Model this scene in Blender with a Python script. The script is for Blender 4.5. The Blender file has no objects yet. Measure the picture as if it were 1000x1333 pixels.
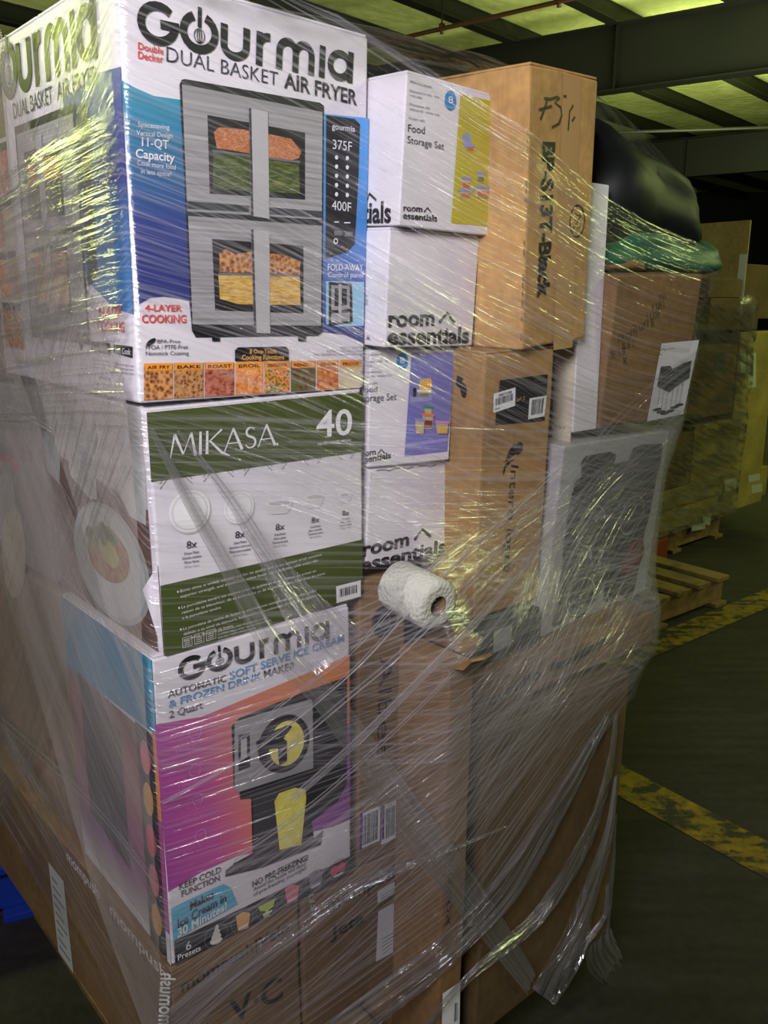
import bpy, bmesh, math, random
import numpy as np
from mathutils import Vector, Matrix, Quaternion, noise as mnoise
random.seed(7)
R_ = math.radians
scn = bpy.context.scene
COL = scn.collection

# ------------------------------------------------------------------ camera
FPX, CX, CY, CAMZ, PITCH = 1085.0, 500.0, 666.5, 1.30, R_(14)
cd = bpy.data.cameras.new('camera'); cam = bpy.data.objects.new('camera', cd); COL.objects.link(cam)
cam.location = (0, 0, CAMZ); cam.rotation_euler = (R_(90) - PITCH, 0, 0)
cd.sensor_fit = 'VERTICAL'; cd.sensor_height = 24; cd.lens = 24 * FPX / 1333.0
cd.clip_start = .02; cd.clip_end = 200
scn.camera = cam

# ------------------------------------------------------------------ world, lamps, exposure
w = bpy.data.worlds.new('world'); scn.world = w; w.use_nodes = True
w.node_tree.nodes['Background'].inputs[0].default_value = (.55, .62, .5, 1)
w.node_tree.nodes['Background'].inputs[1].default_value = .006
vs = scn.view_settings
scn.display_settings.display_device = 'sRGB'
vs.view_transform = 'Standard'; vs.look = 'None'; vs.gamma = 1; vs.use_curve_mapping = False
vs.exposure = 0.0
scn.cycles.max_bounces = 40; scn.cycles.transparent_max_bounces = 40
scn.cycles.diffuse_bounces = 3; scn.cycles.glossy_bounces = 3
scn.cycles.sample_clamp_indirect = 4
scn.cycles.use_denoising = True

def area(name, loc, target, sx, sy, power, col):
    l = bpy.data.lights.new(name, 'AREA'); l.shape = 'RECTANGLE'; l.size = sx; l.size_y = sy
    l.energy = power; l.color = col
    o = bpy.data.objects.new(name, l); COL.objects.link(o); o.location = loc
    o.rotation_euler = (Vector(target) - Vector(loc)).to_track_quat('-Z', 'Y').to_euler()
    return o
# added key and side light, yellow-green bay lamps either side, added lights farther off
key = area('neutral_light', (-.45, -.45, 1.95), (.0, 1.2, 1.25), .55, .5, 18, (1, .955, 1.0)); key.data.spread = R_(120)  # flash-like key close to the camera, added for falloff to the right
area('neutral_light', (3.4, -.5, 2.3), (.2, 1.3, 1.0), .45, .45, 9, (1, .93, 1.0))  # neutral light added at right for white sparkles on the film
area('yellow_green_light', (-4.3, 3.7, 3.1), (-.6, 1.4, 1.3), .6, .45, 44, (.86, 1, .30))
area('yellow_green_light', (4.5, 1.0, 3.3), (.4, 1.3, 1.3), .7, .45, 34, (.88, 1, .36))
area('yellow_green_light', (4.4, 3.9, 3.2), (2.0, 5.0, .8), .8, .5, 46, (.82, 1, .30))  # unseen light put low beside the far load to brighten it
area('yellow_green_light', (4.5, 10.5, 2.6), (4.2, 14, 5.4), 3, 3, 230, (.88, 1, .5))  # unseen uplight added to brighten the roof panels
area('yellow_green_light', (5.6, 14.5, 3.6), (5.9, 15.3, 5.4), 1.6, 1.6, 260, (.86, 1, .42))  # uplight added below one far roof panel to make it glow
area('yellow_green_light', (-4, 9, 2.6), (-4.2, 11, 5.4), 3, 3, 130, (.93, 1, .62))  # another added uplight, for the roof on the left

# ------------------------------------------------------------------ frames: photo pixel -> place on a known surface
FW = Vector((0, math.cos(PITCH), -math.sin(PITCH))); UP = Vector((0, math.sin(PITCH), math.cos(PITCH)))
CAM = Vector((0, 0, CAMZ))
def ray(x, y): return FW + Vector((1, 0, 0)) * ((x - CX) / FPX) + UP * ((CY - y) / FPX)
AZ = R_(48.7)
U = Vector((math.sin(AZ), math.cos(AZ), 0)); V = Vector((-math.cos(AZ), math.sin(AZ), 0)); ZZ = Vector((0, 0, 1))
O0 = Vector((-0.28047926, 0.96177207, 0))
def W(u, v, z): return O0 + U * u + V * v + ZZ * z
def on_plane(x, y, p, n):
    d = ray(x, y); return CAM + d * ((p - CAM).dot(n) / d.dot(n))
def onv(x, y, v): return on_plane(x, y, W(0, v, 0), V)
def onz(x, y, z): return on_plane(x, y, Vector((0, 0, z)), ZZ)

# ------------------------------------------------------------------ materials
def lin(c): return tuple(((v / 255) / 12.92 if v <= 10 else (((v / 255) + .055) / 1.055) ** 2.4) for v in c)
_m = {}
def mat(name, rgb, rough=.5, metal=0, spec=.4, emit=0):
    if name in _m: return _m[name]
    m = bpy.data.materials.new(name); m.use_nodes = True
    b = m.node_tree.nodes['Principled BSDF']; c = lin(rgb)
    b.inputs['Base Color'].default_value = (*c, 1); b.inputs['Roughness'].default_value = rough
    b.inputs['Metallic'].default_value = metal; b.inputs['Specular IOR Level'].default_value = spec
    if emit: b.inputs['Emission Color'].default_value = (*c, 1); b.inputs['Emission Strength'].default_value = emit
    m.diffuse_color = (*c, 1)
    _m[name] = m; return m
class NT:
    def __init__(s, m): s.m = m; s.t = m.node_tree; s.n = s.t.nodes; s.l = s.t.links; s.b = s.n.get('Principled BSDF')
    def add(s, ty, **k):
        n = s.n.new(ty)
        for a, v in k.items(): setattr(n, a, v)
        return n
    def coord(s, out='Object', scale=(1, 1, 1), rot=(0, 0, 0), loc=(0, 0, 0)):
        tc = s.add('ShaderNodeTexCoord'); mp = s.add('ShaderNodeMapping')
        mp.inputs['Scale'].default_value = scale; mp.inputs['Rotation'].default_value = rot; mp.inputs['Location'].default_value = loc
        s.l.new(tc.outputs[out], mp.inputs[0]); return mp.outputs[0]
    def noise(s, vec, scale, detail=3, rough=.5, dist=0):
        n = s.add('ShaderNodeTexNoise'); s.l.new(vec, n.inputs['Vector'])
        n.inputs['Scale'].default_value = scale; n.inputs['Detail'].default_value = detail
        n.inputs['Roughness'].default_value = rough; n.inputs['Distortion'].default_value = dist
        return n.outputs['Fac']
    def ramp(s, fac, stops, interp='LINEAR'):
        r = s.add('ShaderNodeValToRGB'); s.l.new(fac, r.inputs[0]); e = r.color_ramp.elements; r.color_ramp.interpolation = interp
        while len(e) < len(stops): e.new(.5)
        for i, (p, c) in enumerate(stops):
            e[i].position = p; e[i].color = (*lin(c), 1) if isinstance(c, tuple) else (c, c, c, 1)
        return r.outputs[0]
    def math(s, op, a, b=None, clamp=False):
        n = s.add('ShaderNodeMath', operation=op); n.use_clamp = clamp
        for i, x in enumerate((a, b)):
            if x is None: continue
            if isinstance(x, (int, float)): n.inputs[i].default_value = x
            else: s.l.new(x, n.inputs[i])
        return n.outputs[0]
    def mix(s, fac, a, b, mode='MIX'):
        n = s.add('ShaderNodeMix', data_type='RGBA', blend_type=mode)
        for i, x in ((0, fac), (6, a), (7, b)):
            if isinstance(x, (int, float)): n.inputs[i].default_value = x
            elif isinstance(x, tuple): n.inputs[i].default_value = (*lin(x), 1)
            else: s.l.new(x, n.inputs[i])
        return n.outputs[2]
    def bump(s, h, strength, dist=.001):
        n = s.add('ShaderNodeBump'); s.l.new(h, n.inputs['Height']); n.inputs['Strength'].default_value = strength
        n.inputs['Distance'].default_value = dist; return n.outputs[0]
def card(name, rgb, var=.10):
    if name in _m: return _m[name]
    m = mat(name, rgb, .75, spec=.2); t = NT(m)
    c = t.coord()
    n1 = t.noise(c, 5, 4); n2 = t.noise(t.coord(scale=(260, 260, 14)), 1, 2); n3 = t.noise(c, 60, 3)
    lo = tuple(int(v * (1 - var * 1.3)) for v in rgb); hi = tuple(min(255, int(v * (1 + var))) for v in rgb)
    a = t.ramp(n1, [(.3, lo), (.7, hi)])
    b = t.mix(.08, a, t.ramp(n2, [(.3, .25), (.7, .85)]), 'OVERLAY')
    b = t.mix(.2, b, t.ramp(n3, [(.3, .2), (.7, .9)]), 'OVERLAY')
    t.l.new(b, t.b.inputs['Base Color']); t.l.new(t.bump(n3, .25), t.b.inputs['Normal'])
    return m
def paper(name, rgb, rough=.38):
    if name in _m: return _m[name]
    m = mat(name, rgb, rough, spec=.4); t = NT(m)
    n = t.noise(t.coord(), 7, 3)
    t.l.new(t.ramp(n, [(.3, tuple(int(v * .95) for v in rgb)), (.7, rgb)]), t.b.inputs['Base Color'])
    t.l.new(t.bump(n, .5, .002), t.b.inputs['Normal']); return m
def food(name, cols, scale, stretch=(1, 1, 1), dist=1.0, rough=.45, vor=False):
    if name in _m: return _m[name]
    m = mat(name, cols[0], rough); t = NT(m)
    c = t.coord(scale=stretch)
    if vor:
        v = t.add('ShaderNodeTexVoronoi'); t.l.new(c, v.inputs['Vector']); v.inputs['Scale'].default_value = scale
        f = t.math('ADD', t.math('MULTIPLY', v.outputs['Distance'], .8), t.math('MULTIPLY', t.noise(c, scale * 2, 3), .35))
    else: f = t.noise(c, scale, 4, .6, dist)
    k = len(cols)
    t.l.new(t.ramp(f, [(.25 + .5 * i / (k - 1), cols[i]) for i in range(k)]), t.b.inputs['Base Color']); return m
def gradient(name, stops, axis, lo, hi, rough=.38, skew=None):
    """printed colour gradient along a local axis of the carton (metres lo..hi)"""
    if name in _m: return _m[name]
    m = mat(name, stops[0][1], rough); t = NT(m)
    tc = t.add('ShaderNodeTexCoord'); sp = t.add('ShaderNodeSeparateXYZ'); t.l.new(tc.outputs['Object'], sp.inputs[0])
    f = sp.outputs[axis]
    if skew: f = t.math('ADD', f, t.math('MULTIPLY', sp.outputs[skew[0]], skew[1]))
    f = t.math('DIVIDE', t.math('SUBTRACT', f, lo), hi - lo, True)
    t.l.new(t.ramp(f, stops), t.b.inputs['Base Color']); return m

# ------------------------------------------------------------------ object helpers
def link(o, parent=None):
    COL.objects.link(o)
    if parent: o.parent = parent
    return o
def tag(o, label, cat, group=None):
    o['label'] = label; o['category'] = cat
    if group: o['group'] = group
    return o
def mesh_obj(name, verts, faces, mats, parent=None, midx=None, smooth=False, kind=None):
    me = bpy.data.meshes.new(name); me.from_pydata([tuple(v) for v in verts], [], faces)
    for m in (mats if isinstance(mats, (list, tuple)) else [mats]): me.materials.append(m)
    if midx is not None: me.polygons.foreach_set('material_index', midx)
    if smooth: me.polygons.foreach_set('use_smooth', [True] * len(faces))
    me.update(); o = bpy.data.objects.new(name, me); link(o, parent)
    if kind: o['kind'] = kind
    return o
def bm_obj(name, bm, mats, parent=None, smooth=False, kind=None):
    me = bpy.data.meshes.new(name); bm.to_mesh(me); bm.free()
    for m in (mats if isinstance(mats, (list, tuple)) else [mats]): me.materials.append(m)
    if smooth: me.polygons.foreach_set('use_smooth', [True] * len(me.polygons))
    o = bpy.data.objects.new(name, me); link(o, parent)
    if kind: o['kind'] = kind
    return o
def box_bm(x0, x1, y0, y1, z0, z1, bev=0.0, bm=None):
    b = bmesh.new()
    r = bmesh.ops.create_cube(b, size=1)
    for v in b.verts:
        v.co = Vector((x0 + (v.co.x + .5) * (x1 - x0), y0 + (v.co.y + .5) * (y1 - y0), z0 + (v.co.z + .5) * (z1 - z0)))
    if bev: bmesh.ops.bevel(b, geom=b.edges[:], offset=bev, segments=2, affect='EDGES', profile=.5)
    if bm is None: return b
    me = bpy.data.meshes.new('t'); b.to_mesh(me); b.free(); bm.from_mesh(me); bpy.data.meshes.remove(me); return bm
def empty(name, loc, rz=0):
    o = bpy.data.objects.new(name, None); o.location = loc; o.rotation_euler.z = rz; o.empty_display_size = .05; link(o); return o

# ------------------------------------------------------------------ flat print (lettering and pictures lying on a carton face)
_glyph = {}
def text_mesh(s, off):
    if (s, off) in _glyph: return _glyph[(s, off)]
    c = bpy.data.curves.new('t', 'FONT'); c.body = s; c.size = 1; c.offset = off; c.resolution_u = 3 if len(s) < 24 else 2
    o = bpy.data.objects.new('t', c); COL.objects.link(o)
    me = o.to_mesh(); vs_ = [v.co.copy() for v in me.vertices]; fs = [tuple(p.vertices) for p in me.polygons]
    x0 = min((v.x for v in vs_), default=0); x1 = max((v.x for v in vs_), default=1)
    o.to_mesh_clear(); bpy.data.objects.remove(o); bpy.data.curves.remove(c)
    _glyph[(s, off)] = (vs_, fs, x0, x1); return _glyph[(s, off)]
CAP = .73
class Face:
    """a face of a carton, in carton coordinates: origin o, in-plane axes s,t, outward normal n"""
    def __init__(self, root, o, s, t, n):
        self.root = root; self.o = Vector(o); self.s = Vector(s); self.t = Vector(t); self.n = Vector(n)
        self.M = root.matrix_world.copy(); self.Mi = self.M.inverted()
    def px(self, x, y):          # photo pixel -> (s, t) on this face
        n = (self.M.to_3x3() @ self.n); p = self.Mi @ on_plane(x, y, self.M @ self.o, n) - self.o
        return Vector((p.dot(self.s), p.dot(self.t)))
    def P(self, q, lay=1): return self.o + self.s * q[0] + self.t * q[1] + self.n * (.00035 * lay + .0002)
class Print:
    def __init__(self, face, name, uv=None):
        self.f = face; self.name = name; self.v = []; self.fc = []; self.mi = []; self.ms = []
    def _m(self, m):
        if m not in self.ms: self.ms.append(m)
        return self.ms.index(m)
    def q(self, p): return p if isinstance(p, Vector) else self.f.px(*p)
    def poly(self, pts, m, lay=1):
        b = len(self.v); self.v += [self.f.P(self.q(p), lay) for p in pts]; self.fc.append(tuple(range(b, b + len(pts)))); self.mi.append(self._m(m)); return self
    def ell(self, c, rx, ry, m, lay=1, n=24, ring=0, a0=0, a1=360):
        """ellipse, centre c and the tips of its two half axes given as points or vectors"""
        c = self.q(c); ax = self.q(rx) - c; ay = self.q(ry) - c
        A = [R_(a0 + (a1 - a0) * i / n) for i in range(n + (1 if ring else 0))]
        if not ring: return self.poly([c + ax * math.cos(a) + ay * math.sin(a) for a in A], m, lay)
        b = len(self.v)
        for a in A:
            for k in (1, 1 - ring): self.v.append(self.f.P(c + ax * (math.cos(a) * k) + ay * (math.sin(a) * k), lay))
        for i in range(n): self.fc.append((b + 2 * i, b + 2 * i + 2, b + 2 * i + 3, b + 2 * i + 1)); self.mi.append(self._m(m))
        return self
    def text(self, s, p0, p1, top, m, lay=1, off=.0):
        p0, p1, top = self.q(p0), self.q(p1), self.q(top)
        vv, ff, x0, x1 = text_mesh(s, off); ex = (p1 - p0) / max(x1 - x0, 1e-6); ey = (top - p0) / CAP
        b = len(self.v); self.v += [self.f.P(p0 + ex * (v.x - x0) + ey * v.y, lay) for v in vv]
        self.fc += [tuple(i + b for i in g) for g in ff]; self.mi += [self._m(m)] * len(ff); return self
    def line(self, pts, wd, m, lay=1):
        """stroke of width wd (metres) through the points; wd may be a list"""
        P = [self.q(p) for p in pts]; ws = wd if isinstance(wd, (list, tuple)) else [wd] * len(P); b = len(self.v)
        for i, p in enumerate(P):
            d = (P[min(i + 1, len(P) - 1)] - P[max(i - 1, 0)]).normalized(); nn = Vector((-d.y, d.x)) * (ws[i] / 2)
            self.v += [self.f.P(p + nn, lay), self.f.P(p - nn, lay)]
        for i in range(len(P) - 1): self.fc.append((b + 2 * i, b + 2 * i + 1, b + 2 * i + 3, b + 2 * i + 2)); self.mi.append(self._m(m))
        return self
    def cut(self):
        self.build(); self.v, self.fc, self.mi, self.ms = [], [], [], []
        return self
    def build(self, label=None):
        o = mesh_obj(self.name, self.v, self.fc, self.ms, self.f.root, self.mi)
        if label: o['label'] = label
        if self.name in ('small_lettering', 'contents_lettering', 'notes_lettering', 'panel_lettering', 'edge_marks', 'handwriting', 'marker_scrawl', 'outline_icons'): o['kind'] = 'stuff'
        return o
def arc(cx, cy, rx, ry, a0, a1, n=18): return [(cx + rx * math.cos(R_(a0 + (a1 - a0) * i / n)), cy + ry * math.sin(R_(a0 + (a1 - a0) * i / n))) for i in range(n + 1)]
def strokes(pr, p0, p1, top, width, data, m, lay=2):
    """letters given as strokes in em units, set on an affine frame"""
    p0, p1, top = pr.q(p0), pr.q(p1), pr.q(top); ex = (p1 - p0) / width; ey = top - p0; sc = ey.length
    for pts, wd in data:
        w_ = [x * sc for x in wd] if isinstance(wd, (list, tuple)) else wd * sc
        pr.line([p0 + ex * x + ey * y for x, y in pts], w_, m, lay)
B_ = .21
LOGO = [  # whisk logo, total width 6.1
    (arc(.5, .5, .40, .40, 45, 360), B_), ([(.55, .5), (1.0, .5)], B_),
    (arc(1.5, .5, .40, .40, 112, 428), B_),
    ([(1.5, 1.1), (1.5, .62)], .11),
    (arc(1.5, .42, .13, .17, 90, 450), .025), (arc(1.5, .42, .055, .17, 90, 450), .025), ([(1.5, .6), (1.5, .26)], .025),
    ([(2.13, .85), (2.13, .36)] + arc(2.43, .36, .30, .26, 180, 360, 12) + [(2.73, .85)], B_),
    ([(3.09, 0), (3.09, .85)], B_), (arc(3.34, .49, .25, .26, 165, 80, 8), B_),
    ([(3.66, 0), (3.66, .48)] + arc(3.90, .48, .24, .27, 180, 0, 12) + [(4.14, 0)], B_),
    ([(4.14, .48)] + arc(4.38, .48, .24, .27, 180, 0, 12) + [(4.62, 0)], B_),
    ([(4.95, 0), (4.95, .85)], B_),
    (arc(5.52, .42, .31, .32, 0, 360), B_), ([(5.86, 0), (5.86, .85)], B_)]
def T_(x0, pts, wd): return ([(x0 + x, y) for x, y in pts], wd)
MIKA = [T_(0, [(0, 0), (.17, 1)], [.05, .10]), T_(0, [(.17, 1), (.52, .12)], [.13, .09]), T_(0, [(.52, .12), (.84, 1)], [.04, .07]), T_(0, [(.84, 1), (1.02, 0)], [.10, .14]),
        T_(1.22, [(0, 0), (0, 1)], [.14, .11]), T_(1.5, [(0, 0), (0, 1)], [.14, .11]), T_(1.5, [(.62, 1), (.08, .52)], [.09, .05]), T_(1.5, [(.12, .55), (.62, .0), (.98, -.2)], [.08, .12, .05]),
        T_(2.25, [(0, 0), (.38, 1)], [.05, .08]), T_(2.25, [(.36, 1), (.78, 0)], [.10, .15]), T_(2.25, [(.1, .34), (.62, .34)], .05),
        (list(arc(3.40, .74, .19, .2, 30, 250, 10)) + list(arc(3.40, .27, .22, .24, 75, -160, 12)), [.05] * 4 + [.11] * 14 + [.06] * 6),
        T_(3.75, [(0, 0), (.38, 1)], [.05, .08]), T_(3.75, [(.36, 1), (.80, 0)], [.10, .15]), T_(3.75, [(.1, .34), (.64, .34)], .05)]
def chevron(pr, a, tip, b, dot, m, wd):
    pr.line([a, tip, b], wd, m, 2)
def barcode(pr, p00, p10, p11, p01, m_bg, m_bar, seed=1, lay=1, inset=(.1, .22, .9, .85), bars=26):
    """p00 bottom-left, p10 bottom-right, p11 top-right, p01 top-left"""
    a, b, c, d = [pr.q(p) for p in (p00, p10, p11, p01)]; pr.poly([a, b, c, d], m_bg, lay)
    f = lambda x, y: (a * (1 - x) + b * x) * (1 - y) + (d * (1 - x) + c * x) * y
    rn = random.Random(seed); x = inset[0]; st = (inset[2] - inset[0]) / bars
    while x < inset[2] - st:
        w_ = st * rn.choice((.3, .5, .9)); pr.poly([f(x, inset[1]), f(x + w_, inset[1]), f(x + w_, inset[3]), f(x, inset[3])], m_bar, lay + 1); x += w_ + st * rn.choice((.35, .5, .7))

# ------------------------------------------------------------------ colours
INK = mat('black_ink', (22, 22, 26), .45); NAVY = mat('navy_ink', (38, 38, 62), .45); GREY = mat('grey_ink', (105, 105, 112), .5)
WHT = paper('white_board', (226, 221, 230)); WINK = mat('white_ink', (228, 226, 232), .4); RED = mat('red_ink', (222, 60, 50), .4)
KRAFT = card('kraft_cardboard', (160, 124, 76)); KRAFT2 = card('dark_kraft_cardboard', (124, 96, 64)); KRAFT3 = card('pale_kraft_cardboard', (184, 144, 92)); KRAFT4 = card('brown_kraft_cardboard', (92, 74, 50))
OLIVE = paper('olive_green_board', (72, 84, 34)); TAPE = mat('brown_tape', (150, 108, 66), .12, spec=.8)
STEEL = food('brushed_steel_print', [(118, 116, 118), (182, 180, 184)], 1, (3, 3, 300), 0); BLK = mat('black_print', (20, 20, 23), .35)
DKG = mat('dark_grey_print', (58, 58, 62), .4); LSTEEL = mat('pale_steel_print', (178, 176, 180), .4)

# ------------------------------------------------------------------ setting: floor, roof, beams, far walls
def floor_mat():
    m = mat('worn_concrete', (70, 68, 62), .55, spec=.35); t = NT(m); c = t.coord('Object')
    n1 = t.noise(c, 1.3, 5, .6); n2 = t.noise(t.coord('Object', (3, 26, 1), (0, 0, R_(58))), 1, 4); n3 = t.noise(c, 40, 4)
    a = t.ramp(n1, [(.25, (30, 27, 25)), (.5, (42, 38, 35)), (.75, (56, 52, 47))])
    a = t.mix(.35, a, t.ramp(n2, [(.35, .15), (.65, .8)]), 'OVERLAY'); a = t.mix(.3, a, t.ramp(n3, [(.3, .2), (.7, .8)]), 'OVERLAY')
    t.l.new(a, t.b.inputs['Base Color']); t.l.new(t.ramp(n1, [(.3, .45), (.7, .75)]), t.b.inputs['Roughness'])
    t.l.new(t.bump(n3, .4, .003), t.b.inputs['Normal']); return m
FL = floor_mat()
f = bm_obj('floor', box_bm(-16, 24, -6, 34, -.2, 0), FL); f['kind'] = 'structure'
def paint_mat():
    m = mat('worn_yellow_line_paint', (150, 128, 30), .6); t = NT(m); c = t.coord('Object')
    n = t.noise(c, 14, 6, .7); n2 = t.noise(t.coord('Object', (5, 30, 1), (0, 0, R_(55))), 1, 4, .6)
    f_ = t.math('ADD', t.math('MULTIPLY', n, .7), t.math('MULTIPLY', n2, .4))
    msk = t.ramp(f_, [(.50, 0.0), (.58, 1.0)])
    col = t.ramp(t.noise(c, 30, 3), [(.3, (100, 86, 24)), (.7, (144, 120, 24))])
    t.l.new(t.mix(msk, (48, 46, 38), col), t.b.inputs['Base Color']); return m
YEL = paint_mat()
def floor_strip(name, pts, wd):
    vv = []
    for i, p in enumerate(pts):
        d = (pts[min(i + 1, len(pts) - 1)] - pts[max(i - 1, 0)]).normalized(); n = Vector((-d.y, d.x, 0))
        vv += [p + n * wd / 2 + ZZ * .0015, p - n * wd / 2 + ZZ * .0015]
    o = mesh_obj(name, vv, [(2 * i, 2 * i + 1, 2 * i + 3, 2 * i + 2) for i in range(len(pts) - 1)], YEL); o['kind'] = 'structure'
    return o
def gp(x, y): return onz(x, y, 0)
a, b = gp(800, 1012), gp(1000, 1120); d = (b - a).normalized(); floor_strip('trim_1', [a - d * .9, a, b, b + d * 3], .135)['label'] = 'worn yellow line painted on the concrete floor'
a, b = gp(800, 862), gp(985, 785); d = (b - a).normalized(); t2 = floor_strip('trim_2', [a - d * .9, a, b, b + d * 5], .13); t2['label'] = 'faded yellow line painted farther off on the floor'; t2.location.z = .0012

ROOF = mat('roof_liner', (176, 178, 140), .8)
t = NT(ROOF); nn = t.noise(t.coord('Object', (1, 1, 1)), 1.2, 5, .6, .6)
t.l.new(t.ramp(nn, [(.3, (170, 174, 110)), (.7, (214, 216, 150))]), t.b.inputs['Base Color']); t.l.new(t.bump(t.noise(t.coord(), 6, 3), .6, .05), t.b.inputs['Normal'])
STL = mat('dark_painted_steel', (24, 25, 24), .55, .2); STL2 = mat('purlin_steel', (18, 19, 15), .6)
o = bm_obj('ceiling', box_bm(-24, 30, -8, 45, 5.45, 5.6), ROOF); o['kind'] = 'structure'
PA = R_(43); pd = Vector((math.sin(PA), math.cos(PA), 0)); pn = Vector((math.cos(PA), -math.sin(PA), 0))
def beam(name, p, d, ln0, ln1, parts, m, kind=None):
    """long member through p along d; parts = (half width, z0, z1) rectangles"""
    n = Vector((d.y, -d.x, 0)); vv = []; ff = []
    for hw, z0, z1, off in parts:
        b = len(vv)
        for s in (ln0, ln1):
            for k, z in ((-hw, z0), (hw, z0), (hw, z1), (-hw, z1)): q = p + d * s + n * (k + off); vv.append((q.x, q.y, z))
        ff += [(b, b + 1, b + 2, b + 3), (b + 7, b + 6, b + 5, b + 4)] + [(b + i, b + 4 + i, b + 4 + (i + 1) % 4, b + (i + 1) % 4) for i in range(4)]
    o = mesh_obj(name, vv, ff, m)
    if kind: o['kind'] = kind
    return o
p_ref = Vector((.58, 12.64, 0)); k0 = -13
for k in range(-8, 9):
    if k in (99,): continue
    o = beam('purlin', p_ref + pn * (1.57 * k), pd, -24, 26, [(.02, 5.17, 5.44, 0), (.09, 5.15, 5.17, .06), (.09, 5.42, 5.44, -.06)], STL2)
    tag(o, 'dark steel roof purlin running beneath the pale green roof liner', 'purlin', 'roof purlins')
BA = R_(123); bd = Vector((math.sin(BA), math.cos(BA), 0))
for i, (px, py, lab) in enumerate([(3.34, 13.19, 'nearest deep dark steel girder crossing under the roof at upper right'), (7.26, 21.58, 'farther dark steel girder crossing lower in the picture, beyond the first'), (-2.5, 4.3, '')]):
    if i == 2: continue
    root = empty('roof_girder', (px, py, 4.3), 0); tag(root, lab, 'girder')
    P0 = Vector((px, py, 0))
    z0 = 4.3
    w_ = beam('web', P0, bd, -13, 14, [(.012, z0, 5.14, 0)], STL); fl = beam('flange', P0, bd, -13, 14, [(.13, z0 - .02, z0, 0)], STL); f2 = beam('flange', P0, bd, -13, 14, [(.13, 5.14, 5.16, 0)], STL)
    st = [beam('stiffener', P0 + bd * s, Vector((bd.y, -bd.x, 0)), -.12, .12, [(.012, z0, 5.14, 0)], STL) for s in (-8, -4, 0.02, 4, 8)]
    for q in [w_, fl, f2] + st: q.parent = root; q.matrix_parent_inverse = Matrix.Translation(-root.location)
# sprinkler pipe under the roof
def tube(name, pts, r, m, parent=None, seg=10, smooth=True):
    P = [Vector(p) for p in pts]; rs = r if isinstance(r, (list, tuple)) else [r] * len(P); vv = []; ff = []
    for i, p in enumerate(P):
        d = (P[min(i + 1, len(P) - 1)] - P[max(i - 1, 0)]).normalized(); a = d.orthogonal().normalized() if i == 0 else (a - d * a.dot(d)).normalized(); b = d.cross(a)
        vv += [p + (a * math.cos(2 * math.pi * k / seg) + b * math.sin(2 * math.pi * k / seg)) * rs[i] for k in range(seg)]
    for i in range(len(P) - 1):
        for k in range(seg): ff.append((i * seg + k, i * seg + (k + 1) % seg, (i + 1) * seg + (k + 1) % seg, (i + 1) * seg + k))
    ff += [tuple(range(seg))[::-1], tuple((len(P) - 1) * seg + k for k in range(seg))]
    return mesh_obj(name, vv, ff, m, parent, smooth=smooth)
PIPE = mat('pipe_paint', (78, 44, 34), .6)
q0, q1 = onz(560, 41, 4.9), onz(728, 2, 4.9); dd = (q1 - q0)
root = tube('sprinkler_pipe', [q0 - dd * 2, q0, q1, q1 + dd * 1], .028, PIPE); tag(root, 'thin brown sprinkler pipe hanging under the roof panels', 'pipe')
for s in (.1, 1.0):
    q = q0 + dd * s; tube('pipe_hanger', [q + ZZ * .5, q], .01, STL, root); tube('sprinkler_head', [q + ZZ * .06, q + ZZ * .03, q - ZZ * .02, q - ZZ * .06], [.04, .04, .018, .03], PIPE, root)
q0, q1 = onz(820, 172, 4.4), onz(1000, 166, 4.4); dd = q1 - q0
root = tube('sprinkler_pipe', [q0 - dd, q0, q1, q1 + dd], .03, STL); tag(root, 'thin dark pipe under the far roof panels, right of the wrapped load', 'pipe')
WALL = mat('far_wall_cladding', (26, 28, 22), .8)
for nm, a in (('wall_back', (-16, 24, 33.8, 34)), ('wall_right', (23.8, 24, -6, 34)), ('wall_left', (-16, -15.8, -6, 34)), ('wall_front', (-16, 24, -6, -5.8))):
    o = bm_obj(nm, box_bm(a[0], a[1], a[2], a[3], 0, 5.45), WALL); o['kind'] = 'structure'

# ------------------------------------------------------------------ cartons of the wrapped load
HULL = []          # world corner points that the film stretches over
def carton(name, label, u, v, z, yaw, tx, ty, w_, d_, h_, m, cat='box', bev=.004, seams='top', group=None, hull=True, dent=0):
    Rm = Matrix((U, V, ZZ)).transposed() @ (Matrix.Rotation(R_(yaw), 3, 'Z') @ Matrix.Rotation(R_(ty), 3, 'Y') @ Matrix.Rotation(R_(tx), 3, 'X'))
    b = box_bm(0, w_, 0, d_, 0, h_, bev)
    if dent:
        bmesh.ops.subdivide_edges(b, edges=b.edges[:], cuts=5, use_grid_fill=True)
        for q in b.verts:
            q.co += Vector((mnoise.noise(q.co * 9 + Vector((u * 9, 0, 0))), mnoise.noise(q.co * 8 + Vector((3, u, 1))), mnoise.noise(q.co * 8))) * dent
            q.co = Vector((min(max(q.co.x, 0), w_), min(max(q.co.y, 0), d_), min(max(q.co.z, 0), h_)))
    o = bm_obj(name, b, m); o.matrix_world = Matrix.Translation(W(u, v, z)) @ Rm.to_4x4()
    tag(o, label, cat, group)
    if hull:
        for a in (0, w_):
            for c in (0, d_): HULL.append((o.matrix_world @ Vector((a, c, 0)), o.matrix_world @ Vector((a, c, h_))))
    o['dims'] = (w_, d_, h_)
    return o
def front(o): return Face(o, (0, 0, 0), (1, 0, 0), (0, 0, 1), (0, -1, 0))
def left(o): return Face(o, (0, o['dims'][1], 0), (0, -1, 0), (0, 0, 1), (-1, 0, 0))   # s runs towards the near edge
def top(o): return Face(o, (0, 0, o['dims'][2]), (1, 0, 0), (0, 1, 0), (0, 0, 1))
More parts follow.
